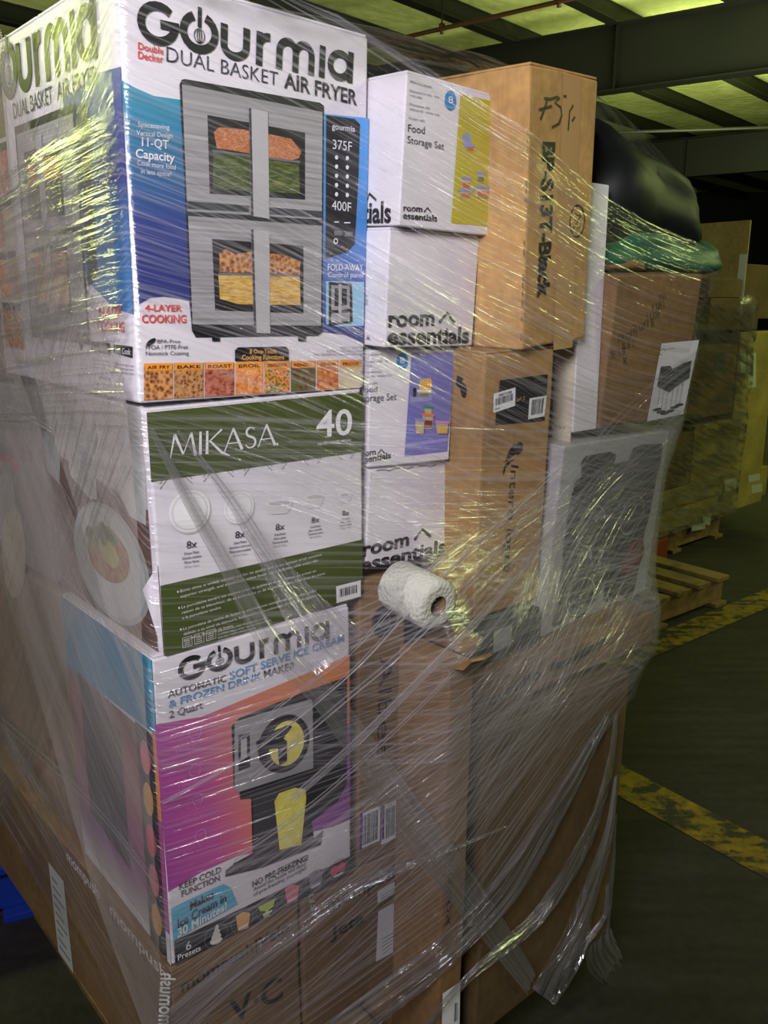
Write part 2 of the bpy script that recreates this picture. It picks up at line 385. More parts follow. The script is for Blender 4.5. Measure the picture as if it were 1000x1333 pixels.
def flaps(o, m, tapem=None):
    """top flaps with a real gap between them, and tape across"""
    w_, d_, h_ = o['dims']
    for k in (0, 1):
        b = box_bm(.002, w_ - .002, .002 + k * d_ / 2, (k + 1) * d_ / 2 - .002, h_, h_ + .0035, .001); bm_obj('flap', b, m, o)
    if tapem:
        b = box_bm(-.0008, w_ + .0008, d_ / 2 - .025, d_ / 2 + .025, h_ + .0033, h_ + .0042); bm_obj('tape', b, tapem, o)
V2 = lambda x, y: Vector((x, y))

# ---- air fryer carton
A = carton('air_fryer_box', 'large blue and white carton picturing a double air fryer, topmost at the near corner', -.002, 0, 1.189, 0, 1, .6, .337, .46, .445, WHT, bev=.003)
flaps(A, WHT)
F = front(A)
BLUE = gradient('blue_print', [(0, (38, 48, 120)), (.35, (40, 58, 135)), (.75, (38, 118, 160)), (1, (58, 150, 178))], 2, .12, .345)
BLUE2 = gradient('bright_blue_print', [(0, (48, 52, 120)), (.2, (62, 92, 168)), (.5, (70, 140, 215)), (1, (88, 165, 235))], 2, .07, .37)
p = Print(F, 'colour_panel')
p.poly([(157.5, 104), (175, 114), (200, 125), (236, 130), (250, 430), (246, 392), (234, 389), (213, 386), (195, 388), (181, 396)], BLUE).cut()
p.poly([(419, 148), (480, 154), (474, 447), (448, 436), (418, 432)], BLUE2); p.poly([(424, 366), (473.5, 367), (473, 424), (440, 425), (424, 422)], mat('sky_blue_print', (150, 200, 225), .4), 2); p.build()
p = Print(F, 'product_picture')
p.poly([(233, 110), (236, 104), (240, 103), (416, 134), (421, 138), (421, 146), (419, 430), (414, 437), (254, 439), (249, 430)], BLK, 3)
p.poly([(236, 110), (419, 146), (418, 286), (243, 275)], STEEL, 4); p.poly([(244, 281), (418, 294), (417, 424), (250, 422)], STEEL, 4)
p.poly([(243, 262), (323, 268), (323, 276), (243, 272)], DKG, 5); p.poly([(349, 270), (418, 275), (418, 284), (349, 279)], DKG, 5)
p.poly([(269, 150), (396, 173), (396, 260), (272, 252)], BLK, 5)
SAL = food('salmon_print', [(120, 60, 36), (184, 112, 70), (214, 158, 122)], 90, (1, 1, 2.5), 2.5); GRN = food('asparagus_print', [(28, 34, 16), (70, 84, 34), (138, 146, 80)], 150, (.35, 1, 2.2), 1.2)
CHK = food('fried_chicken_print', [(84, 42, 18), (160, 96, 44), (214, 152, 92)], 190, vor=True); FRY = food('fries_print', [(140, 90, 24), (214, 168, 66), (240, 214, 140)], 150, (.4, 1, 2.2), 1.0)
p.poly([(277, 172), (284, 166), (310, 168), (350, 175), (378, 181), (391, 197), (388, 206), (370, 211), (330, 201), (281, 193)], SAL, 6)
p.poly([(276, 198), (388, 214), (389, 252), (276, 246)], GRN, 6); p.poly([(275, 195), (389, 210), (389, 213), (275, 198)], GREY, 7)
p.poly([(322, 141), (347, 146), (349, 285), (325, 281)], LSTEEL, 8); p.poly([(322, 141), (325, 141.5), (328, 281), (325, 281)], DKG, 9)
p.poly([(275, 311), (394, 320), (394, 408), (279, 404)], BLK, 5)
p.poly([(284, 330), (293, 324), (305, 331), (330, 327), (348, 330), (365, 331), (380, 337), (390, 340), (389, 357), (285, 354)], CHK, 6)
p.poly([(283, 358), (389, 360), (390, 397), (310, 396), (285, 389)], FRY, 6); p.poly([(283, 355), (389, 357), (389, 360), (283, 358)], GREY, 7)
p.poly([(325, 299), (349, 301), (350, 434), (329, 433)], LSTEEL, 8); p.poly([(325, 299), (328, 299), (332, 433), (329, 433)], DKG, 9)
p.poly([(250, 423), (418, 425), (418, 433), (413, 436), (255, 438)], BLK, 5)
for x in (280, 392): p.poly([(x - 5, 436), (x + 5, 436), (x + 5, 444), (x - 5, 444)], BLK, 5)
p.poly([(424, 150), (461, 155), (468, 162), (466, 230), (461, 318), (452, 328), (423, 337)], BLK, 3)
p.poly([(427, 367), (457, 369), (458, 420), (427, 424)], BLK, 5); p.poly([(430, 371), (454, 372), (454, 402), (430, 404)], STEEL, 6); p.poly([(430, 408), (454, 407), (454, 418), (430, 420)], STEEL, 6); p.poly([(434, 375), (450, 376), (450, 397), (434, 399)], BLK, 7); p.poly([(439, 370), (443, 370), (443, 419), (439, 420)], LSTEEL, 8)
p.build()
p = Print(F, 'panel_lettering')
p.text('gourmia', (431, 168), (461, 172), (431, 160), WINK, 5, .01); p.text('375F', (432, 194), (457, 197), (432, 181), WINK, 5); p.text('400F', (431, 273), (456, 276), (431, 260), WINK, 5)
for j in range(5):
    for i in range(2):
        c = (437 + i * 14, 205 + j * 12 + i); p.ell(c, (c[0] + 2.2, c[1]), (c[0], c[1] - 3), WINK, 5, 8)
p.line([(434, 303), (444, 304)], .006, GREY, 5); p.line([(448, 304), (458, 305)], .006, GREY, 5); p.ell((436, 314), (439, 314), (436, 310), WINK, 5, 12, ring=.4)
p.line([(434, 289), (440, 289)], .0015, WINK, 5); p.line([(447, 290), (455, 290)], .0015, WINK, 5); p.build()
p = Print(F, 'logo'); strokes(p, (177, 54), (463, 110), (177, -4), 6.08, LOGO, INK, 3); p.build()
p = Print(F, 'title_lettering')
p.text('DUAL BASKET', (216, 80), (361, 112), (216, 59), NAVY, 3, -.008); p.text('AIR FRYER', (369, 114), (464, 137), (369, 93), INK, 3, .022); p.cut()
p.text('Double', (179, 64), (212, 71), (179, 54.5), RED, 3, .012); p.text('Decker', (179, 76), (212, 82), (179, 66), RED, 3, .012); p.build()
p = Print(F, 'small_lettering')
for s, a, b, h, o_ in (('Spacesaving', (179, 165), (220, 169), 7, 0), ('Vertical Design', (177, 176), (224, 180), 7, 0), ('11-QT', (184, 190), (219, 194), 12, .015), ('Capacity', (176, 205), (227, 211), 12, .02), ('Cook more food', (178, 215), (228, 221), 7, 0), ('in less space!', (183, 226), (222, 230), 7, 0)):
    p.text(s, a, b, (a[0], a[1] - h), WINK, 3, o_)
p.text('FOLD-AWAY', (426, 352), (472, 352), (426, 343), WINK, 3, .01); p.text('Control panel', (426, 361), (472, 361), (426, 354), WINK, 3, .005)
p.text('4-LAYER', (188, 405), (236, 405), (188, 396), RED, 3, .02); p.text('COOKING', (184, 420), (242, 420), (184, 409), RED, 3, .02)
p.text('BPA-Free', (204, 446.5), (234, 446.5), (204, 441.5), INK, 3); p.text('PFOA / PTFE-Free', (189, 455), (244, 454), (189, 449), INK, 3); p.text('Nonstick Coating', (189, 462.5), (245, 462), (189, 457), INK, 3)
p.ell((196, 445), (202, 441), (195, 442), INK, 3)
for i, s in enumerate(('MODEL GAF1133', 'FOOD NOT INCLUDED', 'FOR INDOOR HOUSEHOLD USE ONLY')): p.text(s, (442 - 17 * i, 454 + i * 4.5), (472, 453.5 + i * 4.3), (442 - 17 * i, 451 + i * 4.5), GREY, 3)
p.build()
# row of eight cooking pictures
ORG = mat('orange_tab_print', (240, 150, 40), .4)
xs = [187, 226, 266, 306, 343.5, 378, 412, 441.5, 472]
fm = [CHK, food('cookie_print', [(60, 34, 20), (160, 104, 56), (196, 142, 88)], 230, vor=True), food('roast_print', [(70, 24, 20), (150, 60, 44), (196, 120, 90), (60, 80, 36)], 140), food('broil_print', [(60, 90, 34), (214, 120, 52), (236, 160, 96), (228, 214, 190)], 110), food('dried_fruit_print', [(150, 30, 44), (214, 96, 56), (228, 160, 60), (90, 110, 50)], 170, vor=True), food('meatball_print', [(50, 34, 18), (112, 72, 34), (90, 104, 50)], 150, vor=True), food('drumstick_print', [(80, 20, 22), (196, 84, 40), (214, 140, 60), (180, 30, 60)], 120), food('dough_print', [(196, 176, 140), (226, 214, 188)], 25)]
tw = ['AIR FRY', 'BAKE', 'ROAST', 'BROIL', 'DEHYDRATE', 'REHEAT', 'KEEP WARM', 'PROOF']
for i in range(8):
    a, b = xs[i], xs[i + 1] - 1.6; ya, yb = 473 - i * .65, 472.5 - i * .65; ba, bb = 521 - (a - 187) * .058, 521 - (b - 187) * .058
    p = Print(F, 'food_picture'); p.poly([(a, ya), (b, yb), (b, bb), (a, ba)], fm[i], 2)
    p.poly([(a + 1, ya), (b - 1, yb), (b - 1, yb + 9), (a + 1, ya + 9.5)], ORG, 3); p.text(tw[i], (a + 4, ya + 7.5), (b - 4, yb + 7), (a + 4, ya + 3), INK, 4, .015); p.build()
p = Print(F, 'banner'); p.poly([(305, 470), (305, 456), (309, 452), (371, 451), (375, 455), (375, 469)], BLK, 4)
GLD = mat('gold_ink', (240, 170, 60), .4); p.text('8 One-Touch', (324, 460), (359, 460), (324, 454), GLD, 5, .015); p.text('Cooking Functions', (314, 468), (369, 467.5), (314, 461.5), GLD, 5, .015); p.build()
# left side of the same carton
L_ = left(A); D = .46
def S(s, t): return V2(s, t)
p = Print(L_, 'colour_panel')
SBLUE = gradient('side_blue_print', [(0, (58, 120, 180)), (.3, (60, 110, 170)), (.55, (44, 56, 130)), (1, (52, 60, 150))], 2, .12, .35)
p.poly([S(D - .16, .345), S(D - .10, .350), S(D - .05, .355), S(D, .352), S(D, .10), S(D - .05, .105), S(D - .12, .135), S(D - .16, .15)], SBLUE, 1)
p.poly([S(0.0, 0.02), S(D - .36, .02), S(D - .36, .42), S(0, .42)], mat('pale_print', (196, 186, 178), .4), 1); p.build()
p = Print(L_, 'logo'); strokes(p, S(D - .43, .37), S(D - .045, .37), S(D - .43, .44), 6.08, LOGO, INK, 3); p.build()
p = Print(L_, 'title_lettering'); p.text('DUAL BASKET', S(D - .33, .345), S(D - .19, .345), S(D - .33, .365), NAVY, 3); p.text('AIR FRYER', S(D - .175, .345), S(D - .055, .345), S(D - .175, .365), INK, 3, .02)
p.text('4-LAYER', (129, 411), (160, 411), (129, 397), RED, 3, .01); p.text('COOKING', (128, 430), (163, 432), (128, 417), RED, 3, .01)
for x, s in ((120, 'Sync Finish'), (149, 'Sync Cook')):
    p.poly([(x, 459 if x > 130 else 456), (x, 448 if x > 130 else 444), (x + 24.5, 451 if x > 130 else 447), (x + 24.5, 466 if x > 130 else 462)], BLK, 3)
    p.text(s, (x + 2, 457 + (x > 130) * 2), (x + 22.5, 460 + (x > 130) * 2), (x + 2, 449 + (x > 130) * 2), WINK, 4, .01)
for i in range(3): p.text('Cook two foods at once', (121, 469 + i * 5), (145, 472 + i * 5), (121, 466 + i * 5), GREY, 3); p.text('Same settings both', (150, 474 + i * 5), (175, 478 + i * 5), (150, 471 + i * 5), GREY, 3)
p.text('BPA-Free', (130, 493), (145, 495), (130, 489), INK, 3); p.text('PFOA / PTFE-Free', (123, 500), (147, 504), (123, 496), INK, 3); p.text('Nonstick Coating', (123, 507), (144, 510), (123, 503), INK, 3); p.build()
p = Print(L_, 'product_picture')
a0, a1 = D - .33, D - .125   # oven extent on the side panel
p.poly([S(a0, .06), S(a1, .06), S(a1, .335), S(a0, .335)], BLK, 3); p.poly([S(a0 + .006, .2), S(a1 - .006, .2), S(a1 - .006, .325), S(a0 + .006, .325)], STEEL, 4); p.poly([S(a0 + .006, .075), S(a1 - .006, .075), S(a1 - .006, .193), S(a0 + .006, .193)], STEEL, 4)
for zb in (.215, .095): p.poly([S(a0 + .03, zb), S(a1 - .05, zb), S(a1 - .05, zb + .085), S(a0 + .03, zb + .085)], BLK, 5)
p.poly([S(a0 + .035, .108), S(a1 - .055, .108), S(a1 - .055, .145), S(a0 + .035, .145)], FRY, 6); p.poly([S(a0 + .035, .147), S(a1 - .055, .147), S(a1 - .055, .172), S(a0 + .035, .172)], CHK, 6)
p.poly([S(a0 + .035, .225), S(a1 - .055, .225), S(a1 - .055, .255), S(a0 + .035, .255)], GRN, 6); p.poly([S(a0 + .035, .258), S(a1 - .055, .258), S(a1 - .055, .285), S(a0 + .035, .285)], SAL, 6)
for zb in (.21, .085): p.poly([S(a0 + .078, zb), S(a0 + .098, zb), S(a0 + .098, zb + .105), S(a0 + .078, zb + .105)], LSTEEL, 7)
p.poly([S(a1 + .005, .13), S(a1 + .035, .14), S(a1 + .038, .33), S(a1 + .005, .33)], BLK, 3)
for x in (a0 + .03, a1 - .035): p.poly([S(x, .052), S(x + .01, .052), S(x + .01, .06), S(x, .06)], BLK, 3)
p.build()
for j in range(2):
    for i in range(5):
        p = Print(L_, 'food_picture'); x0 = .012 + j * .042; z0 = .04 + i * .072
        p.poly([S(x0, z0), S(x0 + .038, z0), S(x0 + .038, z0 + .055), S(x0, z0 + .055)], fm[(i * 3 + j) % 8], 2); p.poly([S(x0, z0 + .055), S(x0 + .038, z0 + .055), S(x0 + .038, z0 + .066), S(x0, z0 + .066)], INK, 2); p.build()

# ---- tableware carton
Bx = carton('tableware_box', 'olive green and white dinnerware carton beneath the air fryer carton', .007, 0, .874, -.5, .6, -.4, .322, .34, .305, WHT, bev=.003)
flaps(Bx, WHT)
F = front(Bx)
p = Print(F, 'colour_band'); p.poly([(208.5, 762.5), (472, 702), (471.5, 777), (214, 854)], OLIVE); p.cut(); p.poly([(190.5, 537), (472, 510), (472, 588), (196.5, 627.5)], OLIVE)
OL2 = paper('olive_pattern', (64, 75, 30))
q00, q10, q01 = p.q((190.5, 537)), p.q((472, 510)), p.q((196.5, 627.5))
for i in range(11):
    for j in range(4):
        x = .01 + i * .029; y = q00.y - .008 - j * .021
        for k in range(2): p.line([V2(x + (.014 if (i + j) % 2 else 0), y - k * .006), V2(x + (0 if (i + j) % 2 else .014), y - .015 - k * .006)], .0007, OL2, 2)
p.build()
p = Print(F, 'brand_lettering'); strokes(p, (221, 597), (356, 579.5), (221, 566), 4.5, MIKA, WINK, 4); p.ell((360, 578), (361.5, 578), (360, 576), WINK, 4, 8); p.build()
p = Print(F, 'number_lettering'); p.text('40', (411, 569), (457.5, 565), (411, 533), WINK, 4, .012); p.text('PIECES | PIECES | PIEZAS', (413, 580), (456, 574), (413, 576.5), WINK, 4); p.build()
CHN = mat('china_print', (214, 211, 216), .35); CHS = mat('china_shadow_print', (190, 188, 194), .4); CHL = mat('china_light_print', (236, 234, 238), .35)
for cx, cy, rx, ry in ((246.5, 665, 26.5, 28), (310.5, 660, 19.5, 21)):
    p = Print(F, 'plate_picture'); p.ell((cx + .7, cy + 1), (cx + rx + 1.2, cy - 2), (cx, cy - ry - .6), CHS, 2, 40); p.ell((cx, cy), (cx + rx, cy - 3), (cx, cy - ry), CHL, 3, 40); p.ell((cx, cy), (cx + rx * .88, cy - 3), (cx, cy - ry * .88), CHN, 4, 40); p.ell((cx, cy + .5), (cx + rx * .8, cy - 2), (cx, cy - ry * .8), CHL, 5, 40); p.build()
for cx, cy, rx, h in ((363, 657, 17, 13), (408.6, 649, 12, 13), (449, 646, 8.5, 9)):
    p = Print(F, 'bowl_picture'); c = p.q((cx, cy - 2)); a = p.q((cx + rx, cy - 3.5)) - c; dn = p.q((cx, cy + h)) - c
    p.poly([c - a, c - a * .93 + dn * .45, c - a * .62 + dn * .9, c + a * .55 + dn * .95, c + a * .9 + dn * .5, c + a], CHN, 3); p.ell(c, c + a, c - dn * .28, CHL, 4, 24); p.ell(c - dn * .03, c + a * .85, c - dn * .22, CHS, 5, 24); p.build()
p = Print(F, 'contents_lettering')
for cx, cy, w0, ls in ((249, 709, 16, ('Dinner Plates', 'Grandes assiettes', 'Platos llanos')), (312, 696, 15, ('Salad Plates', 'Assiettes a entremets', 'Platos para ensalada')), (364, 686, 14, ('Pasta Bowls', 'Bols a pates', 'Tazones de pasta')), (410, 677, 12.5, ('Cereal Bowls', 'Bols a cereales', 'Tazones de cereal')), (449.5, 668, 11, ('Fruit Bowls', 'Bols a fruits', 'Tazones de frutas'))):
    sl = .16; h = w0 * .33
    p.text('8x', (cx - w0 * .42, cy + 5 * w0 / 16), (cx + w0 * .42, cy + 5 * w0 / 16 - w0 * .84 * sl), (cx - w0 * .42, cy + 5 * w0 / 16 - w0 * .62), NAVY, 3, .01)
    for i, s in enumerate(ls):
        hw = w0 * len(s) / 22; y = cy + w0 * .75 + i * w0 * .36
        p.text(s, (cx - hw, y + hw * sl), (cx + hw, y - hw * sl), (cx - hw, y + hw * sl - w0 * .24), NAVY, 3, .004)
    p.text('26.7 cm / 10.5 in', (cx - w0 * .6, cy + w0 * 1.85 + .6), (cx + w0 * .6, cy + w0 * 1.85 - 1.6), (cx - w0 * .6, cy + w0 * 1.7), GREY, 3)
p.build()
p = Print(F, 'notes_lettering')
lines = ['Bone china is widely considered for its quality and is the lightest of all ceramics', 'superior strength, and translucent white finish. Set a beautiful table every day.', '', 'La porcelaine tendre est connue pour sa qualite et sa legerete et est prisee en', 'raison de sa blancheur, de sa luminosite et de sa translucidite. Pour tous les jours', 'a la porcelaine tendre.', '', 'La porcelana de ceniza de hueso es ampliamente considerada por su alta calidad', 'debido a su nivel de blancura, luminosidad y translucidez. Creada para usarse', 'porcelana de ceniza de hueso.']
for i, s in enumerate(lines):
    if not s: continue
    f_ = len(s) / 84; x0, y0 = 234 + i * .55, 771 + i * 7.0; x1 = x0 + 186 * f_; y1 = y0 - (x1 - x0) * (.262 + .004 * i)
    p.text(s, (x0, y0), (x1, y1), (x0 + .1, y0 - 3.9), CHN, 3, .003)
    if i in (0, 3, 7): p.ell((x0 - 3, y0 - 1), (x0 - 1.8, y0 - 1), (x0 - 3, y0 - 2.6), CHN, 3, 8)
for i, s in enumerate(('DISHWASHER AND MICROWAVE SAFE', 'COMPATIBLE AVEC LE LAVE-VAISSELLE', 'SEGURO PARA LAVAVAJILLAS', 'MICROONDAS')): p.text(s, (283, 823 + i * 4.2), (283 + 2.1 * len(s), 823 + i * 4.2 - .58 * len(s)), (283, 820.4 + i * 4.2), CHN, 3)
for i in range(3):
    x, y = 237.5 + i * 15.5, 843 - i * 4.6
    p.line([(x, y), (x + 12, y - 3.5), (x + 11.6, y - 16), (x - .4, y - 12.5), (x, y)], .0008, CHN, 3)
    for k in range(3): p.line([(x + 2, y - 3 - k * 2.6), (x + 9.5, y - 5.2 - k * 2.6)], .0009, CHN, 3)
p.build()
p = Print(F, 'barcode_label'); barcode(p, (437.5, 785), (469, 776), (469, 755), (437, 763), WINK, INK, 3, 3, (.12, .3, .85, .8), 16); p.build()
L_ = left(Bx); D = .34
p = Print(L_, 'table_picture')
WOOD = food('dark_table_print', [(70, 50, 46), (104, 78, 68), (122, 94, 80)], 8, (1, 1, 6)); p.poly([S(0, 0), S(D - .014, 0), S(D - .014, .185), S(0, .215)], WOOD, 1); p.poly([S(0, .215), S(D - .014, .185), S(D - .014, .305), S(0, .305)], mat('china_backdrop_print', (186, 182, 180), .4), 1); p.build()
CH1 = mat('side_china_print', (188, 192, 190), .4); CH2 = mat('side_china_rim_print', (168, 172, 172), .4)
p = Print(L_, 'plate_picture'); p.ell((143, 733), (191, 800), (165, 680), CH2, 2, 40); p.ell((141, 731), (186, 795), (162, 684), CH1, 3, 40)
p.ell((142, 723), (166, 752), (156, 700), food('meal_print', [(96, 60, 40), (150, 108, 74), (170, 150, 96)], 60), 5, 28); p.ell((142, 715), (155, 738), (149, 706), mat('sauce_print', (176, 166, 92), .4), 6, 20)
for k in range(9): 
    cx, cy = 118 + k * 4.0, 692 + (k % 3) * 5 - (k == 4) * 10; p.ell((cx, cy), (cx + 5, cy + 3), (cx + 1, cy - 8), mat('herb_print', (92, 126, 60), .5), 6, 10)
p.build()
p = Print(L_, 'bowl_picture')
p.poly([(150, 582), (190, 608), (191, 684), (170, 672), (155, 640)], CH1, 2); p.poly([(153, 555), (184, 570), (184, 590), (154, 580)], CH2, 2)
p.poly([(85, 545), (123, 556), (127, 650), (118, 650), (92, 618)], CH1, 2); p.ell((104, 552), (123, 560), (104, 540), CH2, 3)
p.poly([(60, 505), (80, 515), (84, 560), (62, 545)], CH1, 2); p.poly([(58, 560), (80, 575), (78, 630), (60, 610)], CH1, 2)
for k in range(5): p.poly([(127, 545 + k * 14), (148, 553 + k * 14), (148, 563 + k * 14), (127, 554 + k * 14)], CH1 if k % 2 else CH2, 2)
p.build()
# torn sleeve flap at the near edge
mesh_obj('torn_flap', [(-.001, -.002, .0), (-.004, .008, .03), (-.012, .02, .085), (-.003, .005, .11), (-.0005, -.0015, .12)], [(0, 1, 2, 3, 4)], WHT, Bx)

# ---- ice cream maker carton
Cx = carton('ice_cream_maker_box', 'white and purple carton picturing an ice cream machine, third down at the near corner', -.012, 0, .424, -1.4, -.5, .6, .309, .32, .447, WHT, bev=.003)
flaps(Cx, WHT)
F = front(Cx)
PUR = gradient('purple_orange_print', [(0, (150, 52, 150)), (.35, (186, 78, 150)), (.62, (216, 122, 104)), (1, (222, 136, 80))], 0, 0, .26, skew=(2, .12))
CYN = mat('cyan_print', (76, 172, 208), .38)
p = Print(F, 'colour_panel'); p.poly([(200.6, 943), (262, 933), (330, 905), (395, 878), (455, 852), (455.3, 1018), (440, 1052), (408, 1082), (366, 1104), (309, 1114), (262, 1135), (219, 1161)], PUR, 1)
PUR2 = mat('violet_print', (140, 72, 150), .38); p.poly([(430, 960), (455.3, 940), (455.3, 1066), (432, 1076), (395, 1085)], PUR2, 2)
p.poly([(222.5, 1182), (243, 1172), (290, 1150), (300, 1155), (309, 1177), (225.5, 1224)], CYN, 2)
p.poly([(226, 1224), (455.6, 1114), (455.6, 1134.5), (228, 1257)], BLK, 3); p.build()
X = lambda x, y: (180 + x / 2.667, 780 + y / 2.667)
CREAM = food('soft_serve_print', [(196, 186, 60), (226, 216, 96), (238, 232, 140)], 50)
p = Print(F, 'product_picture')
p.poly([X(350, 410), X(570, 322), X(722, 268), X(722, 640), X(690, 700), X(600, 770), X(610, 850), X(430, 930), X(300, 962), X(302, 940), X(340, 910), X(395, 880), X(390, 690), X(352, 694), X(350, 670), X(330, 650), X(322, 440)], BLK, 4)
p.poly([X(332, 424), X(596, 345), X(603, 352), X(605, 585), X(345, 668), X(332, 655)], mat('machine_face_print', (150, 148, 152), .4), 5)
p.poly([X(345, 470), X(384, 460), X(386, 580), X(345, 595)], BLK, 6); p.poly([X(353, 485), X(374, 480), X(374, 545), X(353, 550)], LSTEEL, 7)
p.ell(X(505, 500), X(592, 478), X(503, 400), BLK, 6, 36); p.ell(X(508, 500), X(582, 482), X(507, 412), DKG, 7, 36); p.ell(X(512, 498), X(572, 484), X(511, 420), CREAM, 8, 36)
p.poly([X(405, 492), X(440, 465), X(520, 432), X(530, 440), X(500, 480), X(512, 490), X(512, 560), X(485, 575), X(480, 515), X(440, 520), X(440, 580), X(418, 560)], BLK, 9)
p.poly([X(395, 690), X(480, 665), X(484, 860), X(400, 890)], DKG, 5)
p.poly([X(470, 700), X(485, 672), X(540, 652), X(578, 658), X(580, 690), X(563, 850), X(488, 868)], CREAM, 6)
p.poly([X(330, 912), X(560, 870), X(640, 800), X(630, 850), X(440, 925), X(310, 955)], DKG, 5)
p.build()
p = Print(F, 'logo'); strokes(p, (231, 889), (432, 829), (229, 858), 6.08, LOGO, INK, 5); p.build()
CB = mat('mid_blue_ink', (70, 140, 190), .4)
p = Print(F, 'title_lettering')
p.text('AUTOMATIC', X(100, 342), X(303, 283), X(99, 316), INK, 5, .015); p.text('SOFT SERVE ICE CREAM', X(315, 278), X(712, 145), X(314, 250), CB, 5, .015)
p.text('& FROZEN DRINK', X(104, 377), X(424, 275), X(103, 350), CB, 5, .015); p.text('MAKER', X(434, 272), X(543, 238), X(433, 246), INK, 5, .015)
p.text('2 Quart', X(106, 412), X(221, 376), X(105, 386), INK, 5, .01)
p.text('KEEP COLD', X(140, 1008), X(285, 945), X(139, 986), INK, 5, .01); p.text('FUNCTION', X(148, 1032), X(280, 974), X(147, 1010), INK, 5, .01)
p.text('NO PRE-FREEZING!', X(394, 998), X(586, 903), X(393, 976), INK, 5, .02); p.text('Avoid the hassle and delay', X(398, 1012), X(580, 920), X(397, 998), INK, 5); p.text('of pre-freezing overnight!', X(398, 1030), X(580, 936), X(397, 1016), INK, 5)
p.text('Makes', X(178, 1078), X(260, 1035), X(177, 1048), INK, 5, .02); p.text('Ice Cream in', X(135, 1140), X(303, 1046), X(134, 1108), INK, 5, .02); p.text('30 Minutes!', X(135, 1172), X(305, 1075), X(134, 1142), WINK, 5, .02)
p.text('6', X(164, 1218), X(182, 1209), X(163, 1188), WINK, 5); p.text('Presets', X(136, 1252), X(215, 1216), X(135, 1232), WINK, 5, .01); p.build()
PI = mat('pale_violet_ink', (206, 130, 206), .4)
p = Print(F, 'outline_icons')
for cx, cy, r in ((196, 470, 22), (195, 600, 20), (205, 700, 18), (215, 825, 20)):
    p.ell(X(cx, cy - 8), X(cx + r, cy - 14), X(cx, cy - 8 - r), PI, 5, 18, ring=.12); p.line([X(cx - r, cy + 2), X(cx, cy + r + 12), X(cx + r, cy - 6)], .0009, PI, 5)
for i, (s, cx, cy) in enumerate((('Easy to Dispense', 190, 520), ('2 Quart Capacity', 195, 640), ('Cone Holder', 215, 760), ('Easy to Clean', 215, 875))): p.text(s, X(cx - 60, cy + 14), X(cx + 60, cy - 22), X(cx - 60, cy + 4), PI, 5)
p.build()
pc = [mat('vanilla_print', (214, 206, 204), .4), mat('caramel_print', (224, 168, 84), .4), mat('lime_print', (190, 206, 70), .4), mat('pink_print', (220, 120, 140), .4), mat('grey_print', (130, 128, 140), .4), mat('rose_print', (210, 70, 100), .4)]
for i, (cx, cy) in enumerate(((268, 1167), (360, 1116), (444, 1068), (530, 1021), (612, 973), (690, 936))):
    p = Print(F, 'preset_picture'); r = 40 - i * 1.5
    p.ell(X(cx, cy), X(cx + r, cy - 18), X(cx, cy - r), GREY, 5, 28, ring=.05)
    if i == 0:
        for k in range(4): p.ell(X(cx, cy + 16 - k * 15), X(cx + 22 - k * 5, cy + 10 - k * 15), X(cx, cy + 4 - k * 15), pc[0], 6 + k, 16)
    elif i in (1, 3, 4): p.poly([X(cx - 24, cy - 18), X(cx, cy - 34), X(cx + 26, cy - 30), X(cx + 20, cy + 22), X(cx - 16, cy + 34)], pc[i], 6)
    elif i == 2: p.poly([X(cx - 30, cy - 2), X(cx + 30, cy - 32), X(cx + 22, cy - 4), X(cx + 6, cy + 8), X(cx + 10, cy + 28), X(cx - 12, cy + 36), X(cx - 4, cy + 12), X(cx - 24, cy + 12)], pc[i], 6)
    else:
        for dx, dy in ((-12, 4), (12, -8)): p.ell(X(cx + dx, cy + dy), X(cx + dx + 15, cy + dy - 6), X(cx + dx, cy + dy - 17), pc[5], 6, 16)
    p.line([X(cx - 16, cy + 24), X(cx + 16, cy + 8)], .0035, WINK, 11); p.build()
L_ = left(Cx); D = .32
p = Print(L_, 'colour_panel')
p.poly([S(0, .33), S(D, .345), S(D, .447), S(0, .447)], mat('side_cyan_print', (62, 140, 176), .4), 1); p.poly([S(0, .02), S(D - .06, .02), S(D - .06, .335), S(0, .335)], gradient('side_purple_print', [(0, (196, 190, 190)), (.18, (150, 90, 150)), (.6, (160, 100, 110)), (1, (120, 80, 70))], 2, .03, .33), 1)
p.poly([S(D - .065, 0), S(D - .012, 0), S(D - .012, .34), S(D - .065, .34)], mat('side_dark_print', (40, 42, 54), .4), 2)
p.poly([S(D - .012, .0), S(D, .0), S(D, .05), S(D - .012, .05)], WINK, 2); p.poly([S(D - .012, .05), S(D, .05), S(D, .22), S(D - .012, .22)], mat('magenta_print', (182, 74, 150), .4), 2); p.poly([S(D - .012, .22), S(D, .22), S(D, .345), S(D - .012, .345)], mat('orange_edge_print', (222, 140, 84), .4), 2)
p.poly([S(D, .345), S(D, .447), S(D - .012, .447), S(D - .012, .345)], CYN, 2)
p.poly([S(.05, .1), S(.20, .08), S(.20, .3), S(.05, .34)], mat('side_machine_print', (46, 44, 50), .4), 2)
for i in range(5): z = .03 + i * .062; p.ell(S(D - .038, z + .02), S(D - .022, z + .022), S(D - .038, z + .045), pc[(i * 2 + 1) % 6], 3, 16)
p.build()

